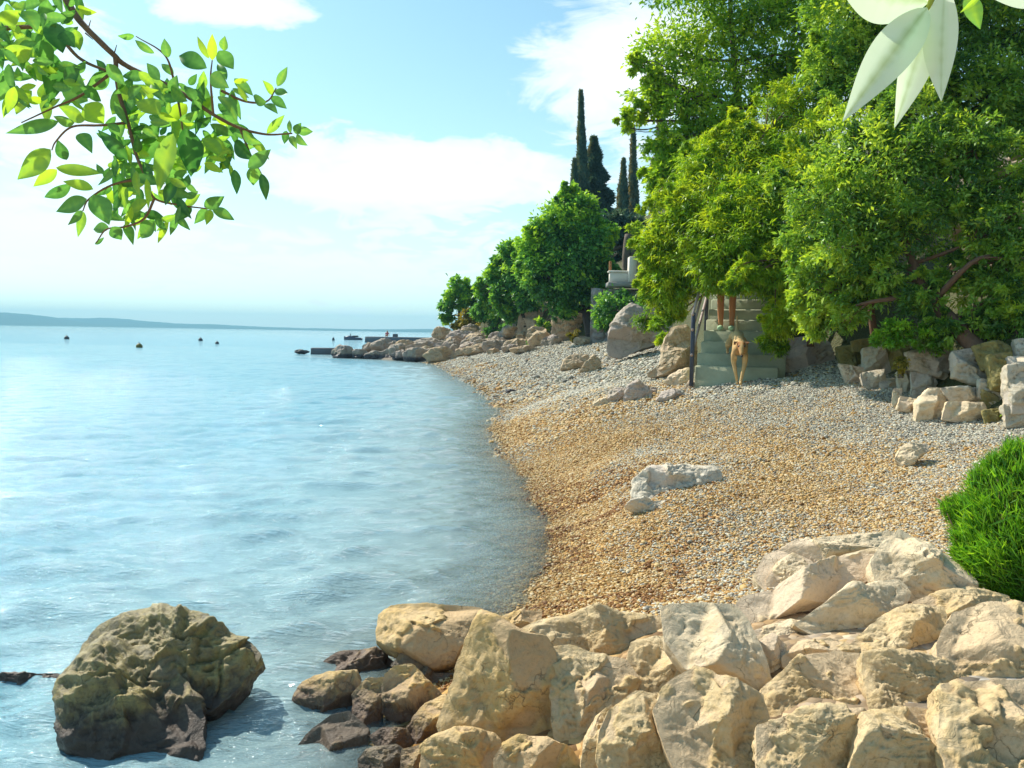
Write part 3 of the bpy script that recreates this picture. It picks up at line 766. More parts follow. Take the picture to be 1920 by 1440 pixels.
GF = 'limestone rocks heaped along the near shore'
FG = [
 ('ochre rounded boulder with a split top, first rock out of the shallow water', M_ochre, [(718,1185),(722,1158),(745,1143),(800,1140),(850,1141),(890,1146),(912,1165),(888,1190),(864,1222),(850,1250),(815,1262),(785,1245),(745,1222),(720,1204)], dict(tilt=38, T=.55, facets=2)),
 ('small tan slab lying between the split ochre boulder and the golden pebbles', M_ochre, [(925,1166),(975,1146),(1012,1149),(1010,1170),(985,1192),(960,1200),(935,1184)], dict(tilt=50, T=.3)),
 ('largest squared ochre block, standing tall with a flat front face', M_ochre, [(905,1165),(945,1180),(985,1202),(1018,1208),(1033,1238),(1040,1300),(1047,1368),(1030,1390),(980,1396),(940,1386),(845,1374),(838,1350),(862,1285),(882,1215)], dict(tilt=34, T=.42, facets=2, crisp=.9, pw=5, rough=.8)),
 ('long flat cream slab at the edge of the golden pebbles', M_cream, [(980,1186),(1030,1166),(1100,1156),(1180,1155),(1247,1163),(1255,1192),(1212,1215),(1172,1226),(1130,1236),(1070,1226),(1030,1212)], dict(tilt=48, T=.42, crisp=.7)),
 ('cream rock with a pitted top right beside the squared ochre block', M_cream, [(1035,1226),(1075,1222),(1120,1238),(1165,1245),(1188,1275),(1172,1312),(1150,1335),(1112,1362),(1085,1402),(1062,1404),(1048,1370),(1040,1300)], dict(tilt=46, T=.32, facets=2, crisp=.8, rough=.85, Mn=160, Nn=60, freq=1.1)),
 ('smooth pinkish rock sloping like a fin down to the right', M_pale, [(1248,1142),(1300,1136),(1378,1138),(1400,1165),(1420,1210),(1437,1260),(1450,1292),(1437,1312),(1400,1282),(1345,1262),(1292,1255),(1255,1205)], dict(tilt=46, T=.34, facets=2, rough=.7, crisp=.8)),
 ('knobbly cream rock wedged left of the pinkish fin', M_cream, [(1185,1240),(1195,1214),(1235,1203),(1292,1212),(1345,1245),(1368,1275),(1320,1285),(1275,1285),(1250,1318),(1215,1326),(1195,1295)], dict(tilt=46, T=.36, facets=2)),
 ('broad smooth cream boulder with a rounded crown below the pinkish fin', M_cream, [(1262,1290),(1310,1264),(1365,1288),(1420,1310),(1434,1352),(1430,1400),(1425,1440),(1400,1462),(1290,1462),(1258,1400),(1240,1335)], dict(tilt=42, T=.34, facets=2, crisp=.7, rough=.85, Mn=160, Nn=60, freq=1.1)),
 ('rounded cream rock with a hollowed top at the bottom edge', M_cream, [(1145,1340),(1190,1308),(1232,1314),(1248,1350),(1245,1400),(1268,1462),(1150,1462),(1128,1420),(1132,1372)], dict(tilt=30, T=.5, facets=3)),
 ('narrow ribbed cream rock standing on edge at the bottom', M_cream, [(1100,1388),(1118,1352),(1145,1330),(1150,1372),(1140,1420),(1150,1462),(1098,1462),(1094,1425)], dict(tilt=25, T=.4, facets=2)),
 ('low ochre hump in front of the squared block', M_ochre, [(935,1425),(950,1400),(980,1384),(1022,1388),(1062,1406),(1088,1440),(1090,1466),(936,1466)], dict(tilt=36, T=.5, facets=2)),
 ('yellow flat topped rock under the left foot of the squared block', M_ochre, [(800,1398),(828,1380),(872,1372),(920,1379),(932,1402),(932,1464),(796,1464)], dict(tilt=40, T=.4, facets=3, crisp=.8)),
 ('leaning ochre wedge against the left side of the squared block', M_ochre, [(768,1362),(798,1326),(834,1308),(840,1350),(846,1374),(812,1396),(770,1402)], dict(tilt=36, T=.5, facets=2)),
 ('small squarish ochre stone in the bottom row', M_ochre, [(757,1408),(790,1400),(804,1408),(800,1464),(752,1464)], dict(tilt=36, T=.4)),
 ('cracked rock with a pale cap and a dark wet flank', M_ochre, [(722,1290),(727,1268),(745,1254),(772,1252),(795,1275),(818,1298),(820,1314),(800,1330),(778,1352),(742,1352),(722,1330)], dict(tilt=28, T=.45, facets=2)),
 ('low yellowish rock washed by the water below the split boulder', M_ochre, [(600,1250),(640,1226),(702,1222),(735,1246),(732,1275),(702,1287),(650,1275),(612,1270)], dict(tilt=45, T=.45)),
 ('purple brown wet rock at the water edge', M_ochre, [(556,1330),(574,1288),(620,1268),(662,1264),(672,1292),(664,1330),(628,1362),(588,1392),(558,1378)], dict(tilt=26, T=.45, facets=2)),
 ('narrow dark sided stone squeezed between the wet rocks', M_ochre, [(664,1304),(690,1276),(718,1276),(722,1310),(710,1350),(692,1378),(668,1345)], dict(tilt=24, T=.45)),
 ('glistening wet slab with white ripples on its surface', M_wet, [(556,1408),(588,1372),(620,1346),(652,1340),(684,1370),(680,1412),(664,1446),(610,1464),(556,1452)], dict(tilt=40, T=.35, facets=2)),
 ('small ochre stone behind the glistening slab', M_ochre, [(698,1380),(722,1366),(760,1370),(768,1390),(760,1410),(712,1402)], dict(tilt=36, T=.5)),
 ('grey green wet stone in the bottom row', M_wet, [(676,1425),(690,1406),(738,1399),(758,1412),(752,1464),(684,1464)], dict(tilt=36, T=.45)),
 ('dark little stone peeping from the water behind the yellowish rock', M_wet, [(640,1218),(668,1202),(714,1206),(718,1222),(690,1230),(655,1228)], dict(tilt=45, T=.5)),
 ('added dark stone standing in for the shadow in the gap under the split boulder', M_wet, [(740,1250),(760,1226),(790,1240),(812,1262),(850,1262),(845,1300),(820,1310),(780,1275)], dict(tilt=40, T=.3, zoff=-.06)),  # filler shape, dark to stand in for the shadow of the gap
 ('long pale log shaped rock resting across the slope', M_pale, [(1383,1140),(1400,1116),(1450,1106),(1500,1086),(1560,1050),(1620,1034),(1655,1032),(1645,1068),(1602,1102),(1540,1132),(1480,1152),(1420,1172)], dict(tilt=48, T=.5, facets=1, crisp=.6, rough=.8, kern=(1510,1105))),
 ('peaked ridge rock with a sharp crest beside the green bush', M_pale, [(1640,1058),(1662,1024),(1690,1000),(1722,1020),(1762,1050),(1802,1080),(1816,1110),(1792,1136),(1740,1132),(1690,1120),(1652,1092)], dict(tilt=40, T=.5, facets=4, crisp=.9)),
 ('shorter log shaped rock under the peaked ridge', M_pale, [(1495,1168),(1540,1145),(1590,1114),(1640,1094),(1682,1090),(1702,1115),(1682,1150),(1642,1170),(1590,1196),(1540,1196)], dict(tilt=45, T=.55, facets=1, rough=.8, kern=(1600,1145))),
 ('pale weathered slab rising from the pebbles behind the log shaped rocks', M_pale, [(1422,1078),(1440,1042),(1482,1025),(1540,1010),(1600,1005),(1662,998),(1690,1010),(1650,1036),(1560,1052),(1502,1082),(1440,1104)], dict(tilt=52, T=.4, facets=2, kern=(1530,1045))),
 ('small cone of pale rock on the weathered slab', M_pale, [(1440,1085),(1462,1055),(1485,1040),(1515,1052),(1530,1070),(1500,1088),(1460,1102),(1440,1100)], dict(tilt=35, T=.5)),
 ('flat white slab under the long log shaped rock', M_pale, [(1412,1184),(1470,1166),(1520,1166),(1542,1190),(1502,1204),(1440,1210)], dict(tilt=55, T=.3)),
 ('small smooth stone stuck right of the pinkish fin', M_pale, [(1420,1204),(1448,1190),(1472,1210),(1472,1242),(1448,1272),(1428,1245)], dict(tilt=32, T=.5)),
 ('crumbling ochre ledge above the broad creased boulder', M_cream, [(1472,1232),(1500,1206),(1550,1200),(1602,1214),(1595,1242),(1502,1262),(1474,1248)], dict(tilt=44, T=.5)),
 ('slanting cream ledge below the shorter log shaped rock', M_cream, [(1588,1222),(1650,1166),(1700,1142),(1762,1145),(1775,1200),(1745,1242),(1660,1244)], dict(tilt=54, T=.3, facets=2)),
 ('creased cream block on the left of the lower right outcrop, below the crumbling ochre ledge', M_cream, [(1448,1292),(1500,1252),(1560,1232),(1625,1240),(1642,1300),(1600,1346),(1520,1352),(1452,1362)], dict(tilt=50, T=.34, facets=2, Mn=170, Nn=60, freq=1.2, pw=7)),
 ('deeply creased cream block at the bottom edge beside the rounded crown boulder', M_cream, [(1438,1366),(1520,1353),(1602,1348),(1624,1400),(1606,1472),(1438,1472)], dict(tilt=46, T=.36, facets=2, Mn=170, Nn=60, freq=1.2, pw=7)),
 ('flat topped cream block in the middle of the lower right outcrop', M_cream, [(1628,1242),(1720,1244),(1762,1260),(1784,1292),(1778,1342),(1700,1332),(1645,1346),(1640,1300)], dict(tilt=52, T=.32, facets=2, Mn=170, Nn=60, freq=1.2, pw=7)),
 ('wide cream block at the bottom edge below the flat topped one', M_cream, [(1622,1352),(1700,1336),(1776,1346),(1794,1440),(1784,1476),(1610,1476)], dict(tilt=46, T=.36, facets=2, Mn=170, Nn=60, freq=1.2, pw=7)),
 ('rounded cream rock at the right edge just below the green bush', M_cream, [(1772,1212),(1800,1160),(1860,1144),(1940,1152),(2000,1230),(1960,1292),(1870,1288),(1788,1294)], dict(tilt=50, T=.34, facets=2, Mn=170, Nn=60, freq=1.2, pw=7)),
 ('ridged cream rock in the bottom right corner', M_cream, [(1786,1298),(1870,1291),(1990,1296),(2016,1400),(2004,1482),(1804,1482),(1788,1400)], dict(tilt=46, T=.36, facets=2, Mn=170, Nn=60, freq=1.2, pw=7)),
 ('low cream shelf tucked under the green bush', M_cream, [(1722,1130),(1770,1112),(1820,1104),(1880,1120),(1900,1150),(1850,1170),(1790,1166),(1740,1160)], dict(tilt=52, T=.35)),
 ('little cream stone filling the bottom gap between the broad boulders', M_cream, [(1426,1420),(1446,1402),(1490,1410),(1500,1466),(1428,1470)], dict(tilt=32, T=.45, zoff=-.02)),
]
for i, (lab, mt, poly, kw) in enumerate(FG):
    kw = dict(kw); kw.setdefault('Mn', 130); kw.setdefault('Nn', 44)
    pc = np.mean(poly, 0); poly = [tuple(pc + (np.array(q) - pc) * (1.19 if kw.get('Mn') == 170 else 1.08 if mt is M_pale else 1.14)) for q in poly]; kw.setdefault('crisp', .85); kw.setdefault('pw', 5.0); kw['facets'] = kw.get('facets', 3) + (2 if kw.get('Mn') == 170 else 5); kw['rough'] = kw.get('rough', 1.0) * .78; kw['frac'] = .45 if 'rough' not in kw or kw['rough'] > 1 else .3; kw['T'] = kw['T'] * 1.05
    rock(lab, poly, mt, group=GF, seed=i + 1, Tb=.6, **kw)

# bedrock showing in the gaps between the heaped rocks
bx0, by0 = np.meshgrid(np.linspace(-0.45, 3.3, 300), np.linspace(1.55, 3.75, 220)); nb_ = 300
bp = np.stack([bx0.ravel(), by0.ravel(), 0 * bx0.ravel()], 1)
w1, w2 = worley(bp * 4.2 + 0.3 * np.stack([fbm(bp * 5 + k_, 2, k_) for k_ in range(3)], 1), 12)
bed = -0.075 + 0.05 * fbm(bp * 3.2, 4, 23, True) + 0.05 * (np.sqrt(w2) - np.sqrt(w1)).clip(0, .5) + 0.02 * fbm(bp * 14, 3, 29)
sk = np.minimum(np.minimum(sstep(-0.45, -0.05, bp[:, 0]), 1 - sstep(3.0, 3.3, bp[:, 0])), 1 - sstep(3.35, 3.75, bp[:, 1]))
bz = terrain(bx0, by0).ravel() + bed * sk - 0.10 * (1 - sk)
I = (np.arange(219)[:, None] * nb_ + np.arange(nb_ - 1)[None]).ravel()
cr_ = sstep(-.05, .1, fbm(bp * 4, 3, 33))
tag(build('bedrock', np.stack([bp[:, 0], bp[:, 1], bz], 1), [np.stack([I, I + 1, I + nb_ + 1, I + nb_], 1)], M_cream, attrs={'crust': cr_, 'rim': 0 * cr_}), 'cracked cream bedrock showing in the gaps between the heaped rocks', 'bedrock')

# the boulder standing in the shallow water: two lumps of one rock
dW = (CAMZ - 0.01) / -ray(270, 1395)[2]
nW = np.array([0, -math.cos(math.radians(54)), math.sin(math.radians(54))])
dL = float((P(270, 1372, dW) - CAM) @ nW / (ray(270, 1452) @ nW))
Va, fa, aa_ = rock_geo([(112,1338),(118,1288),(152,1245),(204,1218),(288,1215),(330,1249),(366,1303),(386,1352),(370,1428),(270,1452),(165,1446),(108,1400)], d=dL, kern=(245,1315), tilt=54, T=.26, Tb=.6, seed=61, facets=2, rough=1.15, frac=.6, Mn=180, Nn=60, freq=1.3)
Vb, fb, ab_ = rock_geo([(152,1209),(186,1173),(240,1148),(302,1144),(372,1163),(420,1186),(470,1206),(492,1227),(472,1254),(440,1296),(400,1334),(330,1343),(230,1315),(160,1258)], d=dW + .12, tilt=52, T=.30, Tb=.6, seed=62, facets=3, rough=1.15, frac=.6, Mn=180, Nn=60, freq=1.4)
o = build('boulder', np.vstack([Va, Vb]), [np.vstack([fa[0], fb[0] + len(Va)]), np.vstack([fa[1], fb[1] + len(Va)])], M_algae, attrs={k: np.concatenate([aa_[k], ab_[k]]) for k in aa_})
tag(o, 'dark olive boulder crusted with algae standing in the shallow water', 'boulder')
rock('low brown rock ridge awash at the left edge of the shallows', [(-60,1300),(-30,1272),(30,1263),(112,1262),(118,1272),(70,1288),(20,1304)], M_algae, d=(CAMZ + .03) / -ray(0, 1304)[2], tilt=55, T=.3, seed=63, rough=1.2)
for i, (lab, poly) in enumerate([('sunken olive stone glimmering right of the algae boulder', [(395,1340),(420,1300),(470,1285),(510,1300),(500,1345),(440,1372)]),
                                 ('sunken dark stone in front of the algae boulder', [(200,1440),(240,1405),(330,1400),(380,1420),(360,1470),(220,1475)]),
                                 ('sunken stone near the glistening wet slab', [(460,1400),(500,1370),(545,1380),(548,1420),(500,1450)])]):
    rock(lab, poly, M_algae, d=(CAMZ + .05) / -ray(*poly[3])[2] + .25, tilt=68, T=.16, seed=70 + i)

# ------------------------------------------------------------------ rocks lying on the beach
M_white_rock = rock_mat('white_limestone', (0.54, 0.47, 0.37), (0.66, 0.60, 0.49), (0.54, 0.39, 0.20), 2.6, och_amt=.25, bs=.8, pits=.4)
GB = 'loose stones lying on the pebble beach'
BE = [
 ('folded pale rock half buried in the middle of the beach', M_white_rock, [(1184,930),(1190,898),(1222,878),(1280,872),(1340,874),(1350,896),(1330,912),(1290,918),(1268,941),(1210,942)], dict(tilt=55, T=.22, rough=1.2, kern=(1245,905), Mn=160, Nn=50, frac=.5, pw=5, zoff=.015)),
 ('cluster of small pale knobs in front of the folded beach rock', M_white_rock, [(1170,950),(1182,944),(1200,940),(1262,937),(1255,948),(1240,958),(1225,962),(1195,956)], dict(tilt=55, T=.5, rough=1.4)),
 ('small pale stone alone by the shaded edge of the beach', M_pale, [(1676,862),(1684,844),(1705,834),(1740,832),(1742,846),(1722,858),(1712,874),(1690,874)], dict(tilt=40, T=.5)),
 ('rounded pinkish stone, left of the pair below the steps', M_grey, [(1138,752),(1140,735),(1152,727),(1172,730),(1178,746),(1172,758),(1150,760)], dict(tilt=25, T=.5)),
 ('ribbed pinkish rock in the middle of the stones below the steps', M_grey, [(1168,752),(1174,726),(1195,714),(1216,726),(1224,748),(1212,757),(1185,758)], dict(tilt=25, T=.5)),
 ('low peaked stone, right of the stones below the steps', M_grey, [(1228,752),(1240,735),(1262,728),(1286,738),(1294,748),(1270,754),(1240,757)], dict(tilt=30, T=.5)),
 ('flat white stone left of the pinkish stones', M_pale, [(1106,764),(1116,750),(1140,744),(1142,758),(1120,768)], dict(tilt=50, T=.3)),
 ('tiny round stone between the ribbed rock and the low peaked stone', M_grey, [(1216,738),(1220,727),(1230,726),(1234,738),(1228,742)], dict(tilt=25, T=.5)),
 ('orange tinted stone, larger of the pair out on the beach', M_tan, [(1050,694),(1056,676),(1078,664),(1102,664),(1108,680),(1092,692),(1066,698)], dict(tilt=30, T=.5)),
 ('small orange stone, right of the pair out on the beach', M_tan, [(1086,696),(1096,682),(1112,666),(1124,676),(1128,690),(1112,698)], dict(tilt=30, T=.5)),
 ('pale slab leaning at the left foot of the concrete steps', M_pale, [(1244,716),(1258,702),(1290,690),(1302,700),(1300,722),(1262,724)], dict(tilt=35, T=.4)),
 ('small brown stone at the bottom of the handrail post', M_tan, [(1286,722),(1292,712),(1312,712),(1322,722),(1310,730),(1292,730)], dict(tilt=30, T=.5)),
]
for i, (lab, mt, poly, kw) in enumerate(BE):
    rock(lab, poly, mt, cat='stone', name='stone', group=GB, seed=100 + i, Mn=kw.pop('Mn', 90), Nn=kw.pop('Nn', 26), zoff=kw.pop('zoff', -.01), **kw)
rock('big grey boulder with a diagonal crack, leaning by the shrub covered bank', [(1137,655),(1140,620),(1160,590),(1185,568),(1215,584),(1258,563),(1266,595),(1254,625),(1236,645),(1202,656),(1162,673),(1142,668)], M_grey, cat='boulder', name='boulder', d=22.0, tilt=14, T=.45, seed=130, facets=6, frac=.6, crisp=.8, Mn=180, Nn=60, rough=1.1)
rock('tan boulder with an orange foot just left of the concrete steps', [(1212,700),(1236,690),(1244,645),(1258,617),(1288,611),(1306,640),(1306,692),(1274,692),(1256,704),(1236,708),(1214,708)], M_tan, cat='boulder', name='boulder', d=13.6, tilt=14, T=.4, seed=131, facets=6, frac=.6, crisp=.8, Mn=180, Nn=60, kern=(1272,660))
rock('dark shaded boulder against the right side of the steps', [(1446,690),(1442,655),(1470,634),(1512,630),(1552,640),(1566,672),(1548,690),(1490,698)], M_grey, cat='boulder', name='boulder', d=11.5, tilt=14, T=.4, seed=132, facets=6, frac=.6, Mn=140, Nn=40)

# ------------------------------------------------------------------ stone wall on the right
def dwall(px): return float(np.interp(px, [1540, 1620, 1700, 1790, 1860, 1930], [10.9, 10.1, 9.2, 8.5, 8.1, 7.8]))
M_wall = rock_mat('wall_stone', (0.42, 0.38, 0.31), (0.60, 0.55, 0.45), (0.52, 0.35, 0.13), 1.5, och_amt=0.5, bs=0.8)
M_moss = rock_mat('mossy_stone', (0.14, 0.14, 0.07), (0.30, 0.27, 0.12), (0.33, 0.24, 0.05), 1.8, och_amt=0.8, bs=0.9)
wl = empty('stone_wall', P(1740, 705, 9.0), 'low rough wall of big grey blocks along the upper edge of the beach', 'wall')
for i, (poly, mt) in enumerate([([(1708,662),(1740,657),(1792,660),(1790,705),(1775,709),(1712,690)], M_wall), ([(1788,662),(1832,654),(1862,712),(1838,722),(1792,706)], M_wall),
     ([(1622,654),(1655,650),(1672,700),(1622,694)], M_wall), ([(1570,652),(1622,648),(1618,692),(1578,682)], M_moss), ([(1668,656),(1704,650),(1708,694),(1674,702)], M_moss),
     ([(1858,668),(1896,664),(1900,735),(1862,728)], M_moss), ([(1894,690),(1960,680),(1966,778),(1898,772)], M_wall), ([(1700,640),(1745,632),(1800,640),(1796,664),(1708,666)], M_wall), ([(1576,684),(1618,690),(1622,722),(1588,716)], M_wall),
     ([(1600,640),(1650,632),(1690,640),(1688,658),(1606,658)], M_moss), ([(1842,712),(1880,720),(1896,752),(1862,760),(1838,745)], M_wall), ([(1885,760),(1930,768),(1940,800),(1890,800)], M_wall), ([(1830,650),(1870,640),(1900,655),(1890,690),(1850,690)], M_moss), ([(1905,640),(1950,636),(1955,682),(1908,690)], M_wall)]):
    cx = sum(q[0] for q in poly) / len(poly); cy = sum(q[1] for q in poly) / len(poly); poly = [(cx + (q[0] - cx) * 1.12, cy + (q[1] - cy) * 1.12) for q in poly]
    rock(None, poly, mt, name='stone', parent=wl, d=None, zoff=-.05, tilt=10, T=.35, Tb=.6, seed=150 + i, crisp=.9, pw=4, facets=5, Mn=90, Nn=26, frac=.5)
GL = 'tumbled stones at the foot of the wall'
for i, (lab, poly, mt) in enumerate([
     ('blue grey stone, leftmost at the foot of the wall', [(1616,702),(1655,694),(1654,720),(1636,732),(1620,722)], M_wall),
     ('small angular stone next to the blue grey one', [(1652,710),(1680,711),(1682,722),(1662,732),(1650,730)], M_wall),
     ('upright stone with an ochre edge under the mossy block', [(1684,700),(1713,696),(1706,738),(1688,732)], M_wall),
     ('broad grey ochre stone under the squared wall block', [(1711,700),(1746,704),(1754,720),(1732,748),(1712,743)], M_wall),
     ('thin cream stone standing on end on the pebbles', [(1676,732),(1691,729),(1687,762),(1674,762)], M_pale),
     ('cube like cream stone beside the thin upright one', [(1690,744),(1722,750),(1714,774),(1684,768)], M_pale),
     ('tallest triangular cream stone leaning on the wall foot', [(1744,730),(1770,732),(1771,782),(1720,790),(1722,756)], M_pale),
     ('flat grey slab above the cream base stones', [(1770,728),(1840,727),(1844,752),(1784,750)], M_wall),
     ('wide cream stone at the front right of the wall foot', [(1780,754),(1838,757),(1842,780),(1806,792),(1770,786)], M_pale),
     ('dark mossy stone below the leaning trunk', [(1840,732),(1882,746),(1886,766),(1850,772)], M_moss),
     ('small ochre stone right of the wide cream one', [(1846,770),(1874,768),(1890,786),(1850,794)], M_moss)]):
    cx = sum(q[0] for q in poly) / len(poly)
    cy = sum(q[1] for q in poly) / len(poly); poly = [(cx + (q[0] - cx) * 1.14, cy + (q[1] - cy) * 1.12) for q in poly]
    rock(lab, poly, mt, cat='stone', name='stone', group=GL, d=None, zoff=-.03, tilt=14, T=.4, Tb=.5, seed=170 + i, crisp=.8, facets=5, Mn=80, Nn=22, frac=.5)

# tall rubble wall behind the trees on the right: stones bulging from one wall face
def rubble_face(name, A, B, z0, z1, thick, mat, cell, seed, amp=0.09, na=260, nz=120, parent=None):
    A = np.array(A, float); B = np.array(B, float); Ln = np.linalg.norm(B - A); t = (B - A) / Ln; nrm_ = np.array([t[1], -t[0]])
    if nrm_ @ (-A) < 0: nrm_ = -nrm_
    a, z = np.meshgrid(np.linspace(0, Ln, na), np.linspace(z0, z1, nz))
    a, z = a.ravel(), z.ravel()
    pp = np.stack([a / cell, z / cell * 1.35, 0 * a], 1); pp = pp + 0.25 * np.stack([vnoise(pp * 1.3, seed), vnoise(pp * 1.3 + 9, seed), 0 * a], 1)
    ci = np.floor(pp[:, :2]).astype(int); f1 = np.full(len(a), 9.0); f2 = f1.copy()
    for dx in (-1, 0, 1):
        for dy in (-1, 0, 1):
            i, j = ci[:, 0] + dx, ci[:, 1] + dy
            qx = i + .5 + .8 * (_hash(i, j, 0 * i, seed) - .5); qy = j + .5 + .8 * (_hash(i, j, 0 * i + 1, seed) - .5)
            dd = np.hypot(pp[:, 0] - qx, pp[:, 1] - qy)
            f2 = np.minimum(f2, np.maximum(f1, dd)); f1 = np.minimum(f1, dd)
    bul = sstep(0.0, 0.35, f2 - f1) * amp + 0.03 * fbm(np.stack([a * 4, z * 4, 0 * a], 1), 4, seed)
    top = z > z1 - 0.001
    fx = A[0] + t[0] * a + nrm_[0] * bul; fy = A[1] + t[1] * a + nrm_[1] * bul
    zt = z + np.where(top, 0.10 * fbm(np.stack([a * 2, 0 * a, 0 * a], 1), 3, seed + 2), 0)
    V1 = np.stack([fx, fy, zt], 1); V2 = V1.copy(); V2[:, 0] = A[0] + t[0] * a - nrm_[0] * thick; V2[:, 1] = A[1] + t[1] * a - nrm_[1] * thick
    I = (np.arange(nz - 1)[:, None] * na + np.arange(na - 1)[None]).ravel(); nn_ = na * nz
    q = [np.stack([I, I + 1, I + na + 1, I + na], 1), np.stack([I, I + na, I + na + 1, I + 1], 1) + nn_]
    e = (nz - 1) * na + np.arange(na - 1); q.append(np.stack([e, e + 1, e + 1 + nn_, e + nn_], 1))
    for c0 in (0, na - 1):
        e = np.arange(nz - 1) * na + c0; q.append(np.stack([e, e + na, e + na + nn_, e + nn_], 1))
    return build(name, np.vstack([V1, V2]), [np.vstack(q)], mat, parent)
rubble_face('rubble_core', (4.98, 11.0), (5.0, 7.0), 0.5, 1.42, .4, M_wall, .34, 15, .08, 240, 70, wl)
o = rubble_face('stone_wall', (5.6, 10.3), (7.3, 7.6), 0.9, 3.8, 0.5, rock_mat('rubble', (0.30, 0.25, 0.19), (0.48, 0.42, 0.33), (0.48, 0.29, 0.10), 1.0, och_amt=0.6), 0.42, 5, 0.14)
tag(o, 'tall rubble wall of grey and ochre stones half hidden behind the trees', 'wall')

# ------------------------------------------------------------------ far shore rocks
GP = 'rocks of the low point beyond the beach'
FAR = [
 ('dark wet rock at the seaward tip of the point', 645, 664, 40, 23, 46.2), ('second dark rock in from the tip, lower and rounder', 676, 666, 30, 17, 46.0), ('reddish flat rock just above the waterline near the tip', 702, 668, 34, 13, 45.6),
 ('long grey hump highest on the middle of the point', 727, 651, 56, 21, 47.0), ('small grey rock left of the long hump', 693, 652, 26, 13, 47.6), ('dark bulging rock at the waterline below the long hump', 735, 667, 44, 21, 45.4),
 ('broad dark rock awash right of the bulging one', 782, 668, 54, 21, 44.6), ('brown sloping rock where the point meets the pebbles', 826, 668, 54, 24, 43.0), ('flat mauve ledge behind the broad dark rock', 800, 655, 70, 14, 46.4),
 ('mauve boulder standing under the small shore tree', 828, 626, 34, 20, 50.0), ('grey green ledge right of the mauve boulder', 866, 633, 52, 20, 49.0), ('pale ledge sloping below the grey green one', 850, 648, 64, 16, 47.0),
 ('tan rock shelf at the top of the pebbles', 898, 657, 60, 15, 42.5), ('ochre stone on the tan shelf', 872, 661, 36, 13, 43.5), ('rounded grey rock under the ochre shrub', 910, 634, 44, 18, 46.0), ('pale rock in the middle of the slope above the pebbles', 932, 648, 48, 16, 42.0),
 ('tan rock at the foot of the left cliff', 968, 648, 44, 18, 40.0), ('orange rock between the two cliffs', 1008, 632, 40, 34, 38.6), ('low tan stones beside the orange rock', 985, 656, 50, 12, 38.0), ('grey rock under the low green shrubs', 885, 622, 40, 18, 49.5),
 ('purple rock left of the trunk of the big shore tree', 1034, 640, 34, 16, 36.0), ('orange stone at the foot of the big shore tree', 1094, 640, 36, 12, 33.0), ('flat low rock awash out beyond the tip', 566, 659, 26, 5, 52.0), ('small pale stone on the waterline', 958, 735, 18, 8, 20.0)]
for i, (lab, cx, cy, w, h, d) in enumerate(FAR):
    mt = M_tan if any(k in lab for k in ('tan', 'orange', 'ochre', 'brown')) else M_far
    pl_o = ell(cx, cy, w * 1.12, h * 1.25, i); dh = hit(cx, max(q[1] for q in pl_o), 0.0, 20, 80)
    if dh < 79 and cx > 760: d = min(d, dh)
    rock(lab, pl_o, mt, group=GP, d=d, tilt=30, T=.5, Tb=.7, seed=200 + i, Mn=70, Nn=22, rough=1.3)
rngf = np.random.default_rng(77)
for i in range(64):
    cx = rngf.uniform(745, 965); t_ = (cx - 745) / 220
    cy = rngf.uniform(652 - 30 * min(1, t_ * 1.7), 668 - 10 * t_); d = float(np.interp(cy, [620, 640, 655, 668], [50, 47.6, 45.2, 43.4]))
    w = rngf.uniform(22, 48)
    dh = hit(cx, cy + w * .2, 0.0, 20, 80); d = min(d, dh) if dh < 79 else d
    rock('grey brown rock in the jumble of small rocks on the low point', ell(cx, cy, w, w * rngf.uniform(.38, .6), 50 + i), M_far if rngf.random() < .75 else M_tan, group='jumbled small rocks of the low point', d=d, tilt=30, T=.55, Tb=.8, seed=300 + i, Mn=60, Nn=18, rough=1.4)
rock('pale tan cliff face, left of the two behind the shore trees', [(968,645),(970,600),(985,568),(1010,560),(1040,575),(1044,650),(1000,655)], M_tan, cat='cliff', name='cliff', d=39.5, tilt=12, T=.35, Tb=.6, seed=240, facets=6, frac=.6, rough=1.3, Mn=150, Nn=50, freq=1.6, crisp=.8)
rock('pale tan cliff face beside the trunk of the big shore tree', [(1030,648),(1036,600),(1060,580),(1105,584),(1112,640),(1080,652)], M_tan, cat='cliff', name='cliff', d=36.0, tilt=12, T=.35, Tb=.6, seed=241, facets=6, frac=.6, rough=1.3, Mn=150, Nn=50, freq=1.6, crisp=.8)

# ------------------------------------------------------------------ pier, slab, jet ski, buoys
M_conc = plain_mat('concrete', (0.30, 0.30, 0.27), 0.9, 5, 0.25, 0.4)
M_pier = plain_mat('pier_concrete', (0.13, 0.135, 0.15), 0.9, 1.2, 0.25, 0.4)
d = 112.0
pl_ = P(683, 643, d); pr = P(812, 643, d + 6)
pr_ = empty('pier', ((pl_[0] + pr[0]) / 2, d, 0), 'grey concrete pier reaching out behind the rocky point', 'pier')
mb = MB(); ln = pr[0] - pl_[0]
box(mb, ((pl_[0] + pr[0]) / 2, d + 2, -0.15), (ln, 4.0, 1.9), 0.0, 0.02, 0.06); mb.build('deck', M_pier, pr_)
mb = MB(); box(mb, (P(738, 632, d)[0], d + 1.6, 1.02), (0.7, 0.6, 0.45), 0, .1, .05); tag(mb.build('crate', M_pier), 'small dark box lying on the pier deck', 'box')
mb = MB(); a = P(607, 655, 53); box(mb, (a[0], 53, 0.12), (1.55, 1.0, 0.62), 0.05, .03, .04); tag(mb.build('concrete_slab', M_pier), 'low dark concrete slab in the sea off the tip of the point', 'slab')

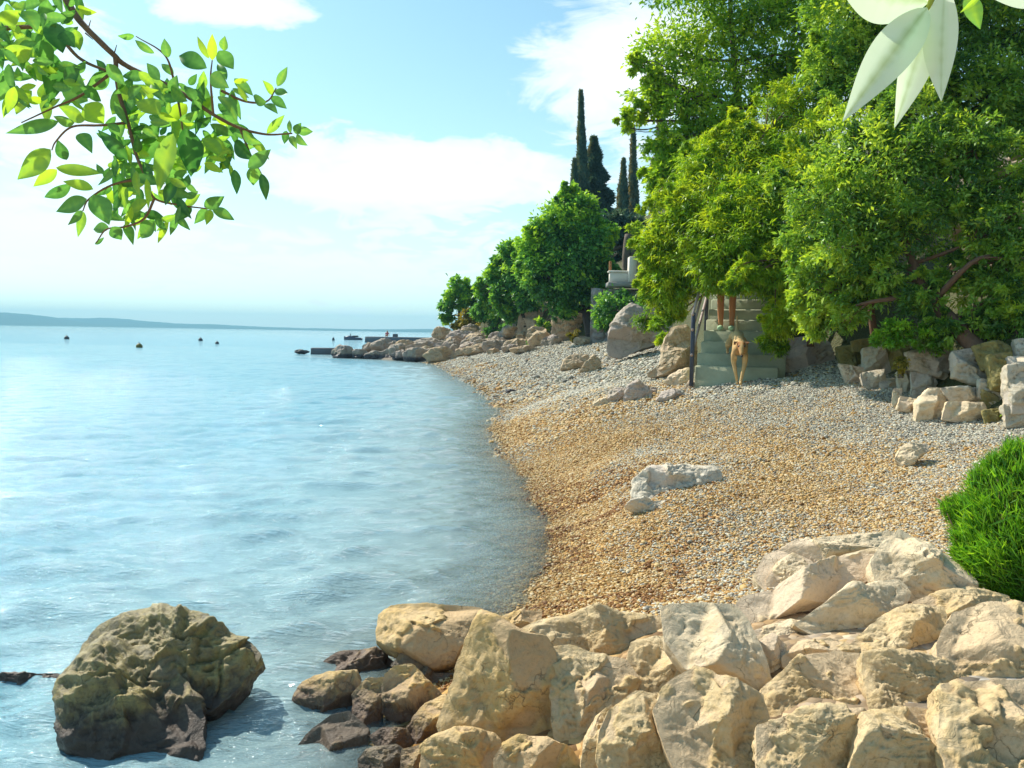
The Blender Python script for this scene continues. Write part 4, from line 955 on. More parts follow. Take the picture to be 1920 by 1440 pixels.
# jet ski
M_hull = plain_mat('jet_ski_hull_paint', (0.045, 0.05, 0.10), 0.35, 3, .2, .0, .5); M_seat = plain_mat('jet_ski_seat', (0.03, 0.03, 0.04), 0.6)
jd = 138.0; jc = P(662, 639, jd)
js = empty('jet_ski', (jc[0], jd, 0), 'dark blue jet ski floating beyond the rocky point', 'jet ski')
mb = MB(); prof = np.linspace(0, 1, 15); V = []; q = []
for t_ in prof:
    wd = 0.55 * math.sin(PI * min(1, 0.12 + t_ * 0.75)) ** 0.7 * (1 if t_ < .85 else 0.8); dk = 0.42 + 0.28 * math.exp(-((t_ - .3) / .2) ** 2) - 0.1 * t_ + .08 * (t_ < .06)
    V += [(jc[0] - 1.5 + 3.1 * t_ - 0.15 * (1 - t_) * 0, jd + y, z) for y, z in ((-wd * .5, -.15), (-wd, .18), (-wd * .85, dk), (0, dk + .08), (wd * .85, dk), (wd, .18), (wd * .5, -.15))]
for k in range(14):
    for i in range(6): q.append((k * 7 + i, k * 7 + i + 1, k * 7 + 8 + i, k * 7 + 7 + i))
mb.add(V, q); mb.f.setdefault(7, []).append(np.array([[0, 1, 2, 3, 4, 5, 6], [104, 103, 102, 101, 100, 99, 98]])); mb.build('hull', M_hull, js)
mb = MB(); box(mb, (jc[0] + .35, jd, .62), (1.3, .42, .28), 0, .25, .08); mb.build('seat', M_seat, js)
mb = MB(); tube(mb, [(jc[0] - .38, jd, .6), (jc[0] - .45, jd, 1.0)], .07); tube(mb, [(jc[0] - .42, jd - .38, 1.04), (jc[0] - .47, jd, 1.0), (jc[0] - .42, jd + .38, 1.04)], .035); mb.build('handlebar', M_seat, js)

M_buoy_d = plain_mat('buoy_dark', (0.03, 0.035, 0.045), .5); M_buoy_y = plain_mat('buoy_olive', (0.16, 0.13, 0.02), .5)
def buoy(px, py, wpx, mt, lab, d, tall=1.0):
    c = P(px, py, d); R = wpx * d / F / 2
    b = empty('buoy', (c[0], d, 0), lab, 'buoy', 'mooring buoys on the sea')
    mb = MB(); k = np.linspace(-PI / 2, PI / 2, 12)
    lathe(mb, [(R * math.cos(a) * (1 if a < 0 else 1 - .1 * math.sin(a)), R * .35 + R * tall * math.sin(a)) for a in k], (c[0], d, 0), 18); mb.build('float', mt, b)
    mb = MB(); a = np.linspace(0, 2 * PI, 13); z = R * .35 + R * tall
    tube(mb, np.stack([c[0] + R * .22 * np.cos(a), np.full(13, d), z + R * .15 + R * .22 * np.sin(a)], 1), R * .07, 6); mb.build('ring', M_buoy_d, b)
buoy(125, 631, 9, M_buoy_d, 'small dark buoy, farthest left on the sea', 95)
buoy(261, 642, 12, M_buoy_y, 'larger olive yellow buoy nearest of those on the sea', 62)
buoy(376, 634, 8, M_buoy_d, 'dark buoy, left of the close pair on the sea', 100)
buoy(407, 639, 7, M_buoy_d, 'tiny dark buoy, right of the close pair on the sea', 82)
buoy(625, 638, 5, M_buoy_d, 'slim upright dark buoy left of the jet ski', 125, 2.0)

# ------------------------------------------------------------------ stairs, rail
def SL(a, w, z=0.0):
    q = S0 + SA * a + SW * w; return np.array([q[0], q[1], z])
st_ = empty('concrete_stairs', SL(0, STW / 2, SZ0), 'concrete steps climbing from the pebbles into the trees', 'stairs')
M_step = plain_mat('step_concrete', (0.37, 0.39, 0.27), 0.9, 3.5, 0.5, 0.6)
TREADS = [0.32, 0.31, .3, .3, .3, .3, .3, .3, .9]
a = 0.0
for i, zt in enumerate(STEP_TOP):
    w0, w1 = (0.0, STW) if i else (0.0, STW - .03)
    if i == 1: w0, w1 = -0.01, STW + .06
    if i >= 3: w1 = STW - 0.04
    dz = 0.55; mb = MB()
    c = SL(a + TREADS[i] / 2 + .1, (w0 + w1) / 2, zt - dz / 2)
    box(mb, c, (w1 - w0, TREADS[i] + .2, dz), -AX, 0, .015); mb.build('step', M_step, st_)
    a += TREADS[i]
M_rail = plain_mat('rail_paint', (0.035, 0.045, 0.07), 0.45, 8, .3, .1, .5); M_tubes = plain_mat('rail_tube', (0.42, 0.33, 0.30), 0.45, 8, .2, .1, .5)
hr = empty('handrail', SL(-.02, -.03, SZ0), 'metal handrail with dark posts and three bars beside the steps', 'handrail')
slope = RISE / TREAD
for aa in (-0.02, 1.55):
    zb = SZ0 - .05 if aa < .5 else 1.62
    mb = MB(); box(mb, SL(aa, -.04, (zb + SZ0 + slope * max(aa, 0) + 1.0) / 2), (.055, .055, SZ0 + slope * max(aa, 0) + 1.0 - zb), -AX, 0, .006); mb.build('post', M_rail, hr)
for h in (1.0, .78, .42):
    mb = MB(); tube(mb, [SL(-.06, -.045, SZ0 + h - .03), SL(1.0, -.045, SZ0 + h + slope * 1.0), SL(2.6, -.045, SZ0 + h + slope * 2.6)], .021, 8); mb.build('rail', M_tubes, hr)

# ------------------------------------------------------------------ terrace above the far end of the beach
M_white = plain_mat('white_plaster', (0.66, 0.62, 0.55), .85, 3, .12, .2); M_trim = plain_mat('terrace_edge', (0.28, 0.27, 0.25), .9)
tr_ = empty('terrace', P(1175, 535, 30.5), 'white walled terrace with a pillar above the grey retaining wall', 'terrace')
d0 = 30.0
a = P(1143, 530, d0); b = P(1200, 524, d0); mb = MB()
cx = (a[0] + b[0]) / 2; ztop = P(1160, 511, d0)[2]; zbot = P(1160, 529, d0)[2]
box(mb, (cx, d0 + .15, (ztop + zbot) / 2), (b[0] - a[0], .3, ztop - zbot), 0, 0, .02); mb.build('parapet', M_white, tr_)
mb = MB(); box(mb, (cx, d0 + .15, ztop + .035), (b[0] - a[0] + .1, .4, .07), 0, 0, .015); mb.build('coping', M_white, tr_)
pz = P(1185, 482, d0)[2]; p0 = P(1178, 500, d0); p1 = P(1192, 500, d0); mb = MB()
box(mb, ((p0[0] + p1[0]) / 2, d0 - .02, (pz + zbot) / 2), (p1[0] - p0[0], .42, pz - zbot), 0, 0, .02); mb.build('pillar', M_white, tr_)
p2_ = P(1222, 500, d0); mb = MB(); box(mb, ((p1[0] + p2_[0]) / 2, d0 + .3, (pz + P(1200, 500, d0)[2]) / 2 - .03), (p2_[0] - p1[0], .5, pz - P(1200, 500, d0)[2]), 0, .0, .03); mb.build('balustrade', M_white, tr_)
mb = MB(); box(mb, ((a[0] + p2_[0]) / 2, d0 + .3, zbot - .09), (p2_[0] - a[0] + .15, 1.0, .17), 0, 0, .02); mb.build('slab', M_trim, tr_)
mb = MB(); e0 = P(1146, 500, d0); box(mb, (e0[0], d0 + .3, P(1146, 500, d0)[2]), (.09, .09, P(1146, 490, d0)[2] - P(1146, 513, d0)[2]), 0, 0, .01)
mb.build('post', plain_mat('rusty_post', (0.36, 0.16, 0.06), .8), tr_)
o = rubble_face('retaining_wall', (P(1108, 560, 31)[0], 31.0), (P(1290, 560, 29)[0], 30.4), 0.9, zbot - .18, .5, rock_mat('retaining_stone', (0.22, 0.22, 0.21), (0.36, 0.35, 0.33), (0.28, 0.22, 0.14), .6, och_amt=.3), .5, 8, .07, 160, 60)
tag(o, 'grey stone retaining wall under the white terrace', 'wall')

# ------------------------------------------------------------------ foliage
def unit(v): return v / (np.linalg.norm(v, axis=-1, keepdims=True) + 1e-9)


def leaf_quads(c, dr, nr, L, Wd, fold=0.18):
    """pointed leaves: 4-corner blades folded a little along the midrib"""
    dr = unit(dr); sd_ = unit(np.cross(nr, dr)); nn_ = np.cross(dr, sd_)
    n = len(c); L = L[:, None]; Wd = Wd[:, None]
    b = c - dr * L * .5; t = c + dr * L * .5 - nn_ * L * .08
    l = c - sd_ * Wd * .5 + nn_ * Wd * fold - dr * L * .05; r = c + sd_ * Wd * .5 + nn_ * Wd * fold - dr * L * .05
    V = np.stack([b, r, t, l], 1).reshape(-1, 3)
    return V, np.arange(4 * n).reshape(-1, 4)

def blob_leaves(blobs, npuff, nleaf, L0, asp, rng, droop=0.25, puff=0.30, depthf=0.9, shell=0.5, lv=(0.45, 0.22), up=0.8, bias=None, spread=0.55, sat=0):
    Vs, Fs, As, n0 = [], [], [], 0
    centers = []
    blobs = list(blobs)
    for b in list(blobs):
        for k in range(sat):      # stray sprays that break up the outline
            a = rng.uniform(-.25, PI + .25); f = rng.uniform(.95, 1.25)
            blobs.append((b[0] + b[2] * f * math.cos(a), b[1] - b[2] * f * math.sin(a), b[2] * rng.uniform(.16, .32), b[3], .09, (b[5] if len(b) > 5 else 0) + rng.uniform(-.05, .15)))
    for (px, py, rp, d, *ex) in blobs:
        c = P(px, py, d); R = rp * d / F
        dens = ex[0] if ex else 1.0; tone = ex[1] if len(ex) > 1 else 0.0; ry = ex[2] if len(ex) > 2 else 1.0
        k = max(3, int(npuff * dens))
        u_ = unit(rng.normal(size=(k, 3))) * (rng.random((k, 1)) ** shell) * np.array([1, depthf, ry])
        pc = c + u_ * R * 0.9
        pr = R * puff * rng.uniform(.6, 1.35, k)
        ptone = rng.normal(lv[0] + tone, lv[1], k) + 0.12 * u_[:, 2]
        if dens > .15: centers.append((c, R, pc))
        m_ = np.maximum(4, (nleaf * rng.uniform(.5, 1.4, k)).astype(int)); idx = np.repeat(np.arange(k), m_); n = len(idx)
        off = rng.normal(size=(n, 3)) * spread
        pos = pc[idx] + off * pr[idx][:, None] * np.array([1, 1, .8])
        out_ = unit(pos - c)
        dr = unit(off) * .7 + out_ * .5 + rng.normal(size=(n, 3)) * .5 + np.array([0, 0, -droop])
        nr = rng.normal(size=(n, 3)) * .8 + np.array([0, 0, up]) + out_ * .3
        L = L0 * rng.uniform(.6, 1.35, n); Wd = L * asp * rng.uniform(.7, 1.25, n)
        V, q = leaf_quads(pos, dr, nr, L, Wd)
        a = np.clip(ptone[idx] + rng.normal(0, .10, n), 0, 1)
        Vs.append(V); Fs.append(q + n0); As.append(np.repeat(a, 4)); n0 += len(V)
    return np.concatenate(Vs), np.concatenate(Fs), np.concatenate(As), centers

def limbs(mb, trunk, rads, centers, rng, twig=5, r_end=0.012, tw=0.005):
    trunk = smoothpath(trunk, 26); rads = np.interp(np.linspace(0, 1, 26), np.linspace(0, 1, len(rads)), rads)
    tube(mb, trunk, rads, 9, wob=.08)
    for c, R, pc in centers:
        k = int(np.argmin(np.linalg.norm(trunk[8:] - c, axis=1) + 0.4 * np.maximum(0, trunk[8:, 2] - c[2]))) + 8
        s = trunk[k]; midp = (s + c) / 2 + rng.normal(size=3) * .10 * np.linalg.norm(c - s) + np.array([0, 0, .08 * np.linalg.norm(c - s)])
        pth = smoothpath([s, midp, c], 10)
        tube(mb, pth, np.linspace(rads[k] * .55, r_end, 10), 6, wob=.08)
        for j in range(min(twig, len(pc))):
            e = pc[j]; s2 = pth[int(rng.integers(4, 10))]
            m2 = (s2 + e) / 2 + rng.normal(size=3) * .12 * np.linalg.norm(e - s2)
            tube(mb, smoothpath([s2, m2, e], 7), np.linspace(r_end * .9, tw, 7), 5)

def tree(name, label, cat, trunk, rads, blobs, mat, bark, seed, npuff=40, nleaf=60, L=0.07, asp=.42, group=None, twig=5, r_end=.012, tw=.005, **kw):
    rng = np.random.default_rng(seed)
    V, q, a, cen = blob_leaves(blobs, npuff, nleaf, L, asp, rng, **kw)
    t = empty(name, trunk[0], label, cat, group)
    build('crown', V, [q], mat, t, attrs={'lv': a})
    mb = MB(); limbs(mb, trunk, rads, cen, rng, twig, r_end, tw); mb.build('trunk', bark, t)
    return t

L_broad = leaf_mat('broad_leaf', (0.085, 0.200, 0.020), (0.250, 0.455, 0.038), (0.500, 0.650, 0.058), .5)
L_feather = leaf_mat('feathery_leaf', (0.080, 0.190, 0.016), (0.240, 0.440, 0.028), (0.520, 0.640, 0.038), .48)
L_dark = leaf_mat('dark_leaf', (0.075, 0.180, 0.040), (0.230, 0.430, 0.062), (0.500, 0.660, 0.075), .48, .03)
L_shore = leaf_mat('shore_leaf', (0.045, 0.135, 0.050), (0.130, 0.350, 0.075), (0.430, 0.680, 0.060), .45)
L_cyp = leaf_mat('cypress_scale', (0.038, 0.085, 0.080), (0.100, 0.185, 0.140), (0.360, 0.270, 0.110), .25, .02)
L_ochre = leaf_mat('ochre_shrub_leaf', (0.084, 0.098, 0.017), (0.266, 0.238, 0.035), (0.476, 0.364, 0.056), .35)
L_bright = leaf_mat('bright_leaf', (0.110, 0.130, 0.030), (0.150, 0.400, 0.030), (0.400, 0.640, 0.045), .48)
BK = bark_mat('bark_grey', (0.15, 0.12, 0.095)); BKR = bark_mat('bark_red', (0.17, 0.10, 0.065)); BKD = bark_mat('bark_dark', (0.06, 0.05, 0.045))

# tall open tree rising behind the steps
A_bl = [(1265,95,75,15.4,.7,.1),(1215,185,48,15.2,.55,.15),(1185,225,24,15.2,.3,.2),(1330,55,95,15.8,1,.1),(1420,30,90,15.4,1,.05),(1290,190,75,15.2,.9,.12),(1252,270,46,15,.7,.05),(1242,335,38,15,.7,.1),
        (1370,130,85,15.6,.85,.05),(1330,260,80,15.3,.9,.05),(1410,330,85,15.5,.9,-.05),(1290,330,70,15,.9,.05),(1300,-40,90,15.5,.8,.05),(1420,-60,110,15.5,1,0),(1540,-40,120,15.5,1,-.05),(1510,70,90,15.3,1,0),
        (1460,140,55,15.6,.6,0),(1540,190,70,15.4,.8,-.1),(1490,300,70,15.6,.8,-.1),(1380,215,42,15.8,.3,0),(1620,90,90,15.6,.9,-.1),(1190,120,20,15.3,.25,.2),(1225,150,30,15.2,.4,.2)]
tree('broadleaf_tree', 'tall open crowned green tree with sky showing through, rising behind the steps', 'tree',
     [P(1470, 560, 15.6), P(1455, 480, 15.6), P(1430, 380, 15.6), P(1400, 280, 15.6), P(1380, 160, 15.6), P(1370, 20, 15.6), P(1365, -60, 15.6)], [.17, .15, .12, .09, .06, .04, .02],
     A_bl, L_broad, BK, 11, 46, 62, .105, .42, twig=7, r_end=.014, tw=.006, shell=.42, lv=(.5, .24), sat=1)
# feathery yellow-green tree hanging over the steps
B_bl = [(1255,540,52,12.2,1,.1),(1224,546,28,12.4,.7,.1),(1290,470,70,12.2,1.1,.1),(1240,460,48,12.4,.9,.15),(1330,390,80,12.4,1.2,.1),(1265,400,55,12.6,.9,.18),(1390,330,75,12.6,1.1,.1),(1310,330,60,12.8,.9,.15),(1450,290,60,12.6,.9,.05),
        (1340,500,58,11.6,1,.0),(1390,460,70,11.4,1,-.05),(1400,522,36,10.9,.9,.12),(1372,538,18,10.9,.45,.1),(1450,520,55,11,1,.0),(1440,420,75,11.6,1,-.05),(1482,590,46,10.8,1,.18),(1455,606,26,10.8,.7,.22),(1500,360,70,12,.9,-.1),(1265,588,24,12.6,.5,.05),(1232,505,30,12.4,.6,.12),(1390,390,60,11.8,.9,.05),(1345,440,55,11.6,.9,.0),(1440,240,60,13,.8,.1),(1385,275,55,13,.7,.12),(1490,190,60,13.2,.8,.05),(1330,285,40,13,.5,.15),(1530,270,60,12.4,.8,.0),(1480,330,55,11.8,.8,.08),(1225,450,26,12.4,.4,.2),(1212,530,18,12.4,.3,.2),(1290,395,40,12.2,.5,.2)]
tree('feathery_tree', 'yellow green feathery tree drooping over the concrete steps', 'tree',
     [P(1500, 600, 13.0), P(1480, 540, 12.8), P(1450, 480, 12.6), P(1410, 420, 12.5), P(1370, 370, 12.5), P(1330, 340, 12.6)], [.11, .10, .08, .06, .04, .02],
     B_bl, L_feather, BKR, 12, 70, 66, .088, .2, twig=5, droop=.55, shell=.36, lv=(.5, .30), puff=.24, sat=3)
# dark spreading tree on the wall, leaning trunk
C_bl = [(1560,360,88,9.6,1.1,0.11),(1650,330,99,9.4,1.1,-0.02),(1740,300,88,9.4,1.1,-0.10),(1830,280,73,9.2,.8,-0.10),(1600,450,88,9.3,1.1,0.06),(1700,420,88,9.2,1,-0.02),(1790,390,73,9.1,.8,-0.10),(1870,430,73,8.8,.8,-0.08),
        (1540,520,62,9.6,.9,0.16),(1580,580,47,9.4,.8,0.26),(1640,520,62,9.2,.8,0.03),(1530,600,42,9.8,.7,0.28),(1880,540,57,8.6,.7,-0.08),(1800,520,52,9,.6,-0.03),(1900,340,62,8.9,.6,-0.08),(1600,260,73,9.8,.8,-0.02),(1690,220,73,9.8,.9,-0.04),(1510,440,62,10,.9,0.16),
        (1730,560,44,8.9,.5,-0.03),(1840,600,47,8.6,.6,-0.08),(1910,600,47,8.4,.6,-0.03),(1770,620,36,8.7,.5,-0.03),(1900,480,52,8.6,.7,-0.08),(1500,560,31,9.8,.6,0.26)]
tree('spreading_tree', 'dark green spreading tree with a leaning reddish trunk growing out of the wall', 'tree',
     [P(1872, 712, 8.35), P(1835, 660, 8.5), P(1790, 610, 8.7), P(1745, 560, 8.9), P(1715, 500, 9.1), P(1690, 430, 9.3), P(1680, 350, 9.5)], [.12, .10, .085, .07, .05, .035, .02],
     C_bl, L_dark, BKR, 13, 66, 62, .07, .34, twig=8, r_end=.012, tw=.005, shell=.38, lv=(.5, .32), puff=.24, sat=3)
# second dark tree above and behind, filling the upper right
D_bl = [(1600,30,90,12.5,1,-.05),(1700,60,100,12.5,1.1,-.05),(1810,40,100,12.5,1.1,-.1),(1900,80,90,12.3,1,-.1),(1650,150,85,12.3,1,-.08),(1760,170,90,12.2,1.1,-.1),(1860,190,90,12,1,-.08),(1940,230,80,12,.8,-.1),(1560,120,60,12.7,.7,0),(1950,0,90,12.5,1,-.1),(1750,-60,120,12.6,1,-.05),(1880,-70,120,12.6,1,-.1)]
tree('upper_tree', 'tall dark green tree filling the upper right corner above the rubble wall', 'tree',
     [P(1800, 560, 12.3), P(1805, 440, 12.3), P(1815, 300, 12.3), P(1790, 180, 12.4), P(1780, 60, 12.5), P(1775, -60, 12.6)], [.16, .14, .11, .08, .05, .03],
     D_bl, L_dark, BKD, 14, 62, 74, .09, .38, twig=6, r_end=.015, tw=.006, shell=.42, lv=(.56, .3), sat=2)
# thin upright trunks standing under the dark crowns
for i, (pts, r_, lab, bl) in enumerate([([P(1520, 650, 11.3), P(1518, 590, 11.3), P(1522, 540, 11.2), P(1512, 480, 11.2)], .05, 'slim red barked sapling between the dark boulder and the wall', [(1515,490,30,11.1,.6,.05),(1530,540,22,11.1,.4,.1)]),
                                 ([P(1838, 560, 9.8), P(1832, 500, 9.8), P(1818, 440, 9.8), P(1810, 380, 9.9)], .06, 'straight grey stemmed young tree right of the leaning trunk', [(1810,385,40,9.8,.6,-.1),(1830,440,26,9.8,.4,-.1)]),
                                 ([P(1640, 640, 9.9), P(1632, 560, 9.9), P(1638, 500, 9.9), P(1650, 430, 9.9)], .045, 'thin reddish sapling left of the leaning trunk', [(1645,440,40,9.8,.7,-.1),(1630,520,24,9.8,.4,0)])]):
    tree('sapling', lab, 'tree', pts, [r_, r_ * .9, r_ * .7, r_ * .3], bl, L_dark, BKR, 30 + i, 40, 50, .07, .36, group='young trees on the bank', twig=6)

# shrubs on the bank
def shrub(label, blobs, mat, seed, npuff=36, nleaf=50, L=.06, asp=.35, name='shrub', cat='shrub', group=None, **kw):
    low = max(blobs, key=lambda b: b[1] + b[2]); base = P(low[0], low[1] + low[2] * .9, low[3])
    mid = P(low[0], low[1], low[3])
    return tree(name, label, cat, [base, base * .6 + mid * .4, mid, mid + np.array([0, 0, .02])], [.03, .025, .02, .01], blobs, mat, BK, seed, npuff, nleaf, L, asp, group, twig=5, r_end=.008, tw=.003, **kw)
shrub('bright green plant hanging over the blocks of the low wall', [(1680,625,32,8.9,1,.05),(1650,635,20,9,.6,.05),(1730,632,26,8.8,.8,0),(1755,650,18,8.7,.5,-.1)], L_bright, 41, 46, 60, .05, .4)
shrub('ochre mossy plant trailing down between two wall blocks', [(1690,680,16,8.85,.8,0),(1688,698,12,8.8,.5,-.1)], L_ochre, 42, 30, 40, .035, .35)
shrub('yellow green bush beside the top of the right hand boulder', [(1436,640,20,10.9,.7,.1),(1462,652,20,10.9,.6,.05)], L_feather, 43, 40, 60, .07, .2)
shrub('green tuft growing between the grey boulder and the tan boulder', [(1245,640,16,15.5,.6,.05),(1210,600,26,18,.7,-.15),(1235,605,22,16,.6,-.05)], L_feather, 44, 40, 50, .09, .22)
shrub('dark bush filling the bank below the terrace', [(1150,575,42,29.6,1,-.15),(1190,590,26,28,.6,-.1),(1130,600,24,30,.6,-.15)], L_shore, 45, 44, 50, .17, .45)
shrub('yellow green bush leaning on the white terrace wall', [(1205,450,28,29.6,.9,.2),(1222,480,22,29,.6,.15),(1190,430,16,29.6,.5,.1)], L_feather, 46, 40, 50, .17, .3)
shrub('low green weeds under the tan cliff face', [(1000,640,14,37,.4,0),(1018,610,16,37.5,.5,.05),(1045,590,14,36,.4,-.1)], L_shore, 47, 30, 40, .16, .4)
shrub('ochre shrub on the rocks of the point', [(880,600,22,47.5,.8,0),(905,615,20,46.5,.7,-.05),(860,612,14,48,.4,.05)], L_ochre, 48, 40, 46, .22, .4)
shrub('green and ochre bush right of the ochre shrub', [(935,600,26,44.5,.8,.0),(925,625,18,44,.5,-.1),(950,620,18,43.5,.5,-.1)], L_shore, 49, 40, 46, .2, .4)
shrub('small weeds at the foot of the big shore tree', [(1075,630,14,33.5,.4,-.05),(1128,625,14,31.5,.4,.05)], L_ochre, 50, 26, 40, .14, .35)
shrub('dark ivy spilling over the bank behind the tumbled stones', [(1880,730,30,8.2,.7,-.1),(1910,790,24,7.7,.6,-.1),(1850,700,24,8.5,.5,-.15),(1925,740,26,7.9,.6,-.15)], L_dark, 52, 40, 40, .05, .45)
shrub('dark weeds in the hollow beside the wall at the right edge', [(1900,640,30,8.5,.6,-.1),(1870,660,20,8.5,.4,-.1)], L_dark, 51, 40, 40, .06, .35)

# trees along the far shore
GT = 'trees along the far shore'
tree('shore_tree', 'big round crowned tree with a crooked dark trunk at the end of the beach', 'tree', [P(1114, 640, 32.6), P(1104, 600, 32.8), P(1098, 570, 33), P(1085, 520, 33), P(1078, 450, 33.2)], [.30, .24, .2, .13, .06],
     [(1085,398,42,33,1,.15),(1045,428,48,33,1,.12),(1110,442,40,32.8,.9,.05),(1010,470,45,33.4,.9,.12),(1075,480,60,32.6,1.2,-.1),(1122,500,32,32.5,.8,-.12),(1050,535,48,32.6,1,-.15),(1100,540,36,32.6,.6,-.2),(1005,520,34,33,.8,-.02),(1138,455,14,32.6,.35,.3),(1060,580,22,32.6,.4,-.15),(1020,440,26,33.2,.6,.15),(1150,440,14,32.6,.3,.2),(990,500,30,34,.6,.05),(1065,365,20,33,.5,.2),(1128,550,22,32.4,.5,-.15)],
     L_shore, BKD, 21, 62, 60, .20, .5, GT, twig=6, r_end=.03, tw=.012, lv=(.5, .24), shell=.4, sat=2)
tree('shore_tree', 'leafy tree left of the big round crowned one, growing down to the rocks', 'tree', [P(985, 615, 40), P(975, 570, 40), P(965, 520, 40), P(960, 490, 40)], [.2, .16, .1, .05],
     [(962,482,32,40,.9,.12),(935,515,26,40.5,.8,.12),(972,525,38,39.6,1,-.05),(945,555,28,40,.8,.02),(985,565,26,39,.7,-.1),(930,490,14,40.4,.35,.2),(955,585,20,40,.5,-.1),(915,560,26,43,.6,.05),(905,535,16,43,.4,.15),(985,480,20,39,.5,.15),(900,585,20,45,.5,-.05)],
     L_shore, BKD, 22, 54, 52, .24, .5, GT, twig=5, r_end=.03, tw=.012, lv=(.5, .2))
tree('shore_tree', 'small loose tree standing last on the rocks of the point', 'tree', [P(868, 615, 49), P(862, 590, 49), P(862, 560, 49), P(866, 535, 49)], [.14, .11, .08, .04],
     [(862,540,24,49,.8,.05),(843,570,20,49,.7,.0),(878,566,20,49,.6,.05),(838,595,14,49,.5,-.1),(895,550,12,48.6,.3,.0)],
     L_shore, BKD, 23, 46, 44, .26, .5, GT, twig=5, r_end=.025, tw=.012, lv=(.52, .2))
tree('dark_evergreen', 'dark evergreen with bare trunk standing over the terrace', 'tree', [P(1142, 505, 38), P(1142, 470, 38), P(1145, 430, 38), P(1150, 400, 38)], [.22, .2, .15, .05],
     [(1150,420,30,38,1,-.15),(1185,430,28,39,1,-.15),(1165,450,24,39.5,.8,-.25),(1180,470,26,42,1,-.3),(1150,480,22,42,1,-.3),(1165,495,24,42,1,-.3)],
     L_cyp, BK, 24, 54, 56, .26, .3, twig=4, r_end=.03, tw=.012, lv=(.4, .15))
for i, (px, w_) in enumerate(((1176, .2), (1189, .15))):
    mb = MB(); tube(mb, smoothpath([P(px, 512, 36), P(px - 2, 480, 36), P(px + 1, 440, 36.2)], 10), np.linspace(w_, w_ * .7, 10), 9, wob=.06)
    tag(mb.build('tree_trunk', BK), ('pale bare trunk, left of the two behind the white pillar', 'thinner bare trunk, right of the two behind the white pillar')[i], 'tree trunk', 'bare trunks behind the terrace')

def cypress(label, top, base, hw, d, seed, n=15000, shape=0.75, ragged=.30, L=.42, tone=0.0):
    rng = np.random.default_rng(seed)
    t0 = P(top[0], top[1], d); b0 = P(base[0], base[1], d); H = t0[2] - b0[2]; Rm = hw * d / F
    b0[0] = b0[0]
    h = rng.random(n) ** 0.9
    if shape < 1: prof = np.minimum(1, (h / .12 + .25)) * (1 - h) ** shape * 1.12
    else: prof = (1 - h) ** 1.05
    lump = 1 + ragged * fbm(np.stack([np.cos(h * 40) * 0 + h * H * .9, 0 * h, 0 * h + seed], 1), 3, seed)
    th = rng.random(n) * 2 * PI
    lump2 = 1 + ragged * 1.6 * fbm(np.stack([h * H * .8, np.cos(th) * 1.6, np.sin(th) * 1.6], 1), 3, seed + 4)
    if shape >= 1: lump2 *= 1 + .35 * np.sin(h * H * 4.2 + 2 * np.sin(th * 2 + seed))
    rr = Rm * prof * np.minimum(1, rng.random(n) ** .3) * lump * lump2
    ctr = b0[None] * (1 - h[:, None]) + t0[None] * h[:, None]
    rad = np.stack([np.cos(th), np.sin(th), 0 * th], 1)
    pos = ctr + rad * rr[:, None]
    dr = rad * (.35 if shape < 1 else .9) + np.array([0, 0, 1.0 if shape < 1 else .1]) + rng.normal(size=(n, 3)) * .42
    nr = rad + rng.normal(size=(n, 3)) * .5
    Lq = L * rng.uniform(.6, 1.3, n)
    V, q = leaf_quads(pos, dr, nr, Lq, Lq * .3)
    lv_ = np.clip(.45 + tone + .38 * np.clip(-rad[:, 0] * .8 + rad[:, 1] * .3, -.4, 1) + .3 * fbm(pos * .9, 3, seed) + rng.normal(0, .12, n), 0, 1)  # sunlit left rim put into the leaf tone as lighter rust
    t = empty('cypress' if shape < 1 else 'conifer', b0, label, 'tree', 'cypresses on the hill' if shape < 1 else None)
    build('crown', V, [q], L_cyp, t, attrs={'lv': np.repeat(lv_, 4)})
    mb = MB(); tube(mb, smoothpath([b0 - np.array([0, 0, 2.0]), b0, b0 + (t0 - b0) * .9], 12), np.linspace(Rm * .22, .03, 12), 8, wob=.05); mb.build('trunk', BKD, t)
cypress('tallest slender cypress on the left of the hilltop group', (1089, 172), (1094, 500), 15, 55, 1, 17000)
cypress('dark conifer with layered branches leaning on the tallest cypress', (1113, 258), (1124, 490), 58, 56.5, 2, 13000, 1.2, .25, .55, -.05)
cypress('short cypress tucked left of the tallest one', (1077, 300), (1078, 480), 15, 54, 3, 8000)
cypress('medium cypress standing left of the rusty tipped one', (1169, 300), (1164, 510), 17, 54, 4, 10000)
cypress('tall narrow cypress with a rusty brown tip', (1187, 240), (1188, 510), 14, 56, 5, 11000, tone=.12)
cypress('thin brownish cypress at the edge of the leafy tree', (1224, 300), (1226, 500), 8, 52, 6, 7000, tone=.3)
cypress('tiny cypress tip between the taller ones', (1205, 392), (1206, 470), 6, 53, 7, 3000)
cypress('cypress whose tip shows through the open crown of the tall tree', (1238, 142), (1242, 480), 14, 57, 8, 12000)

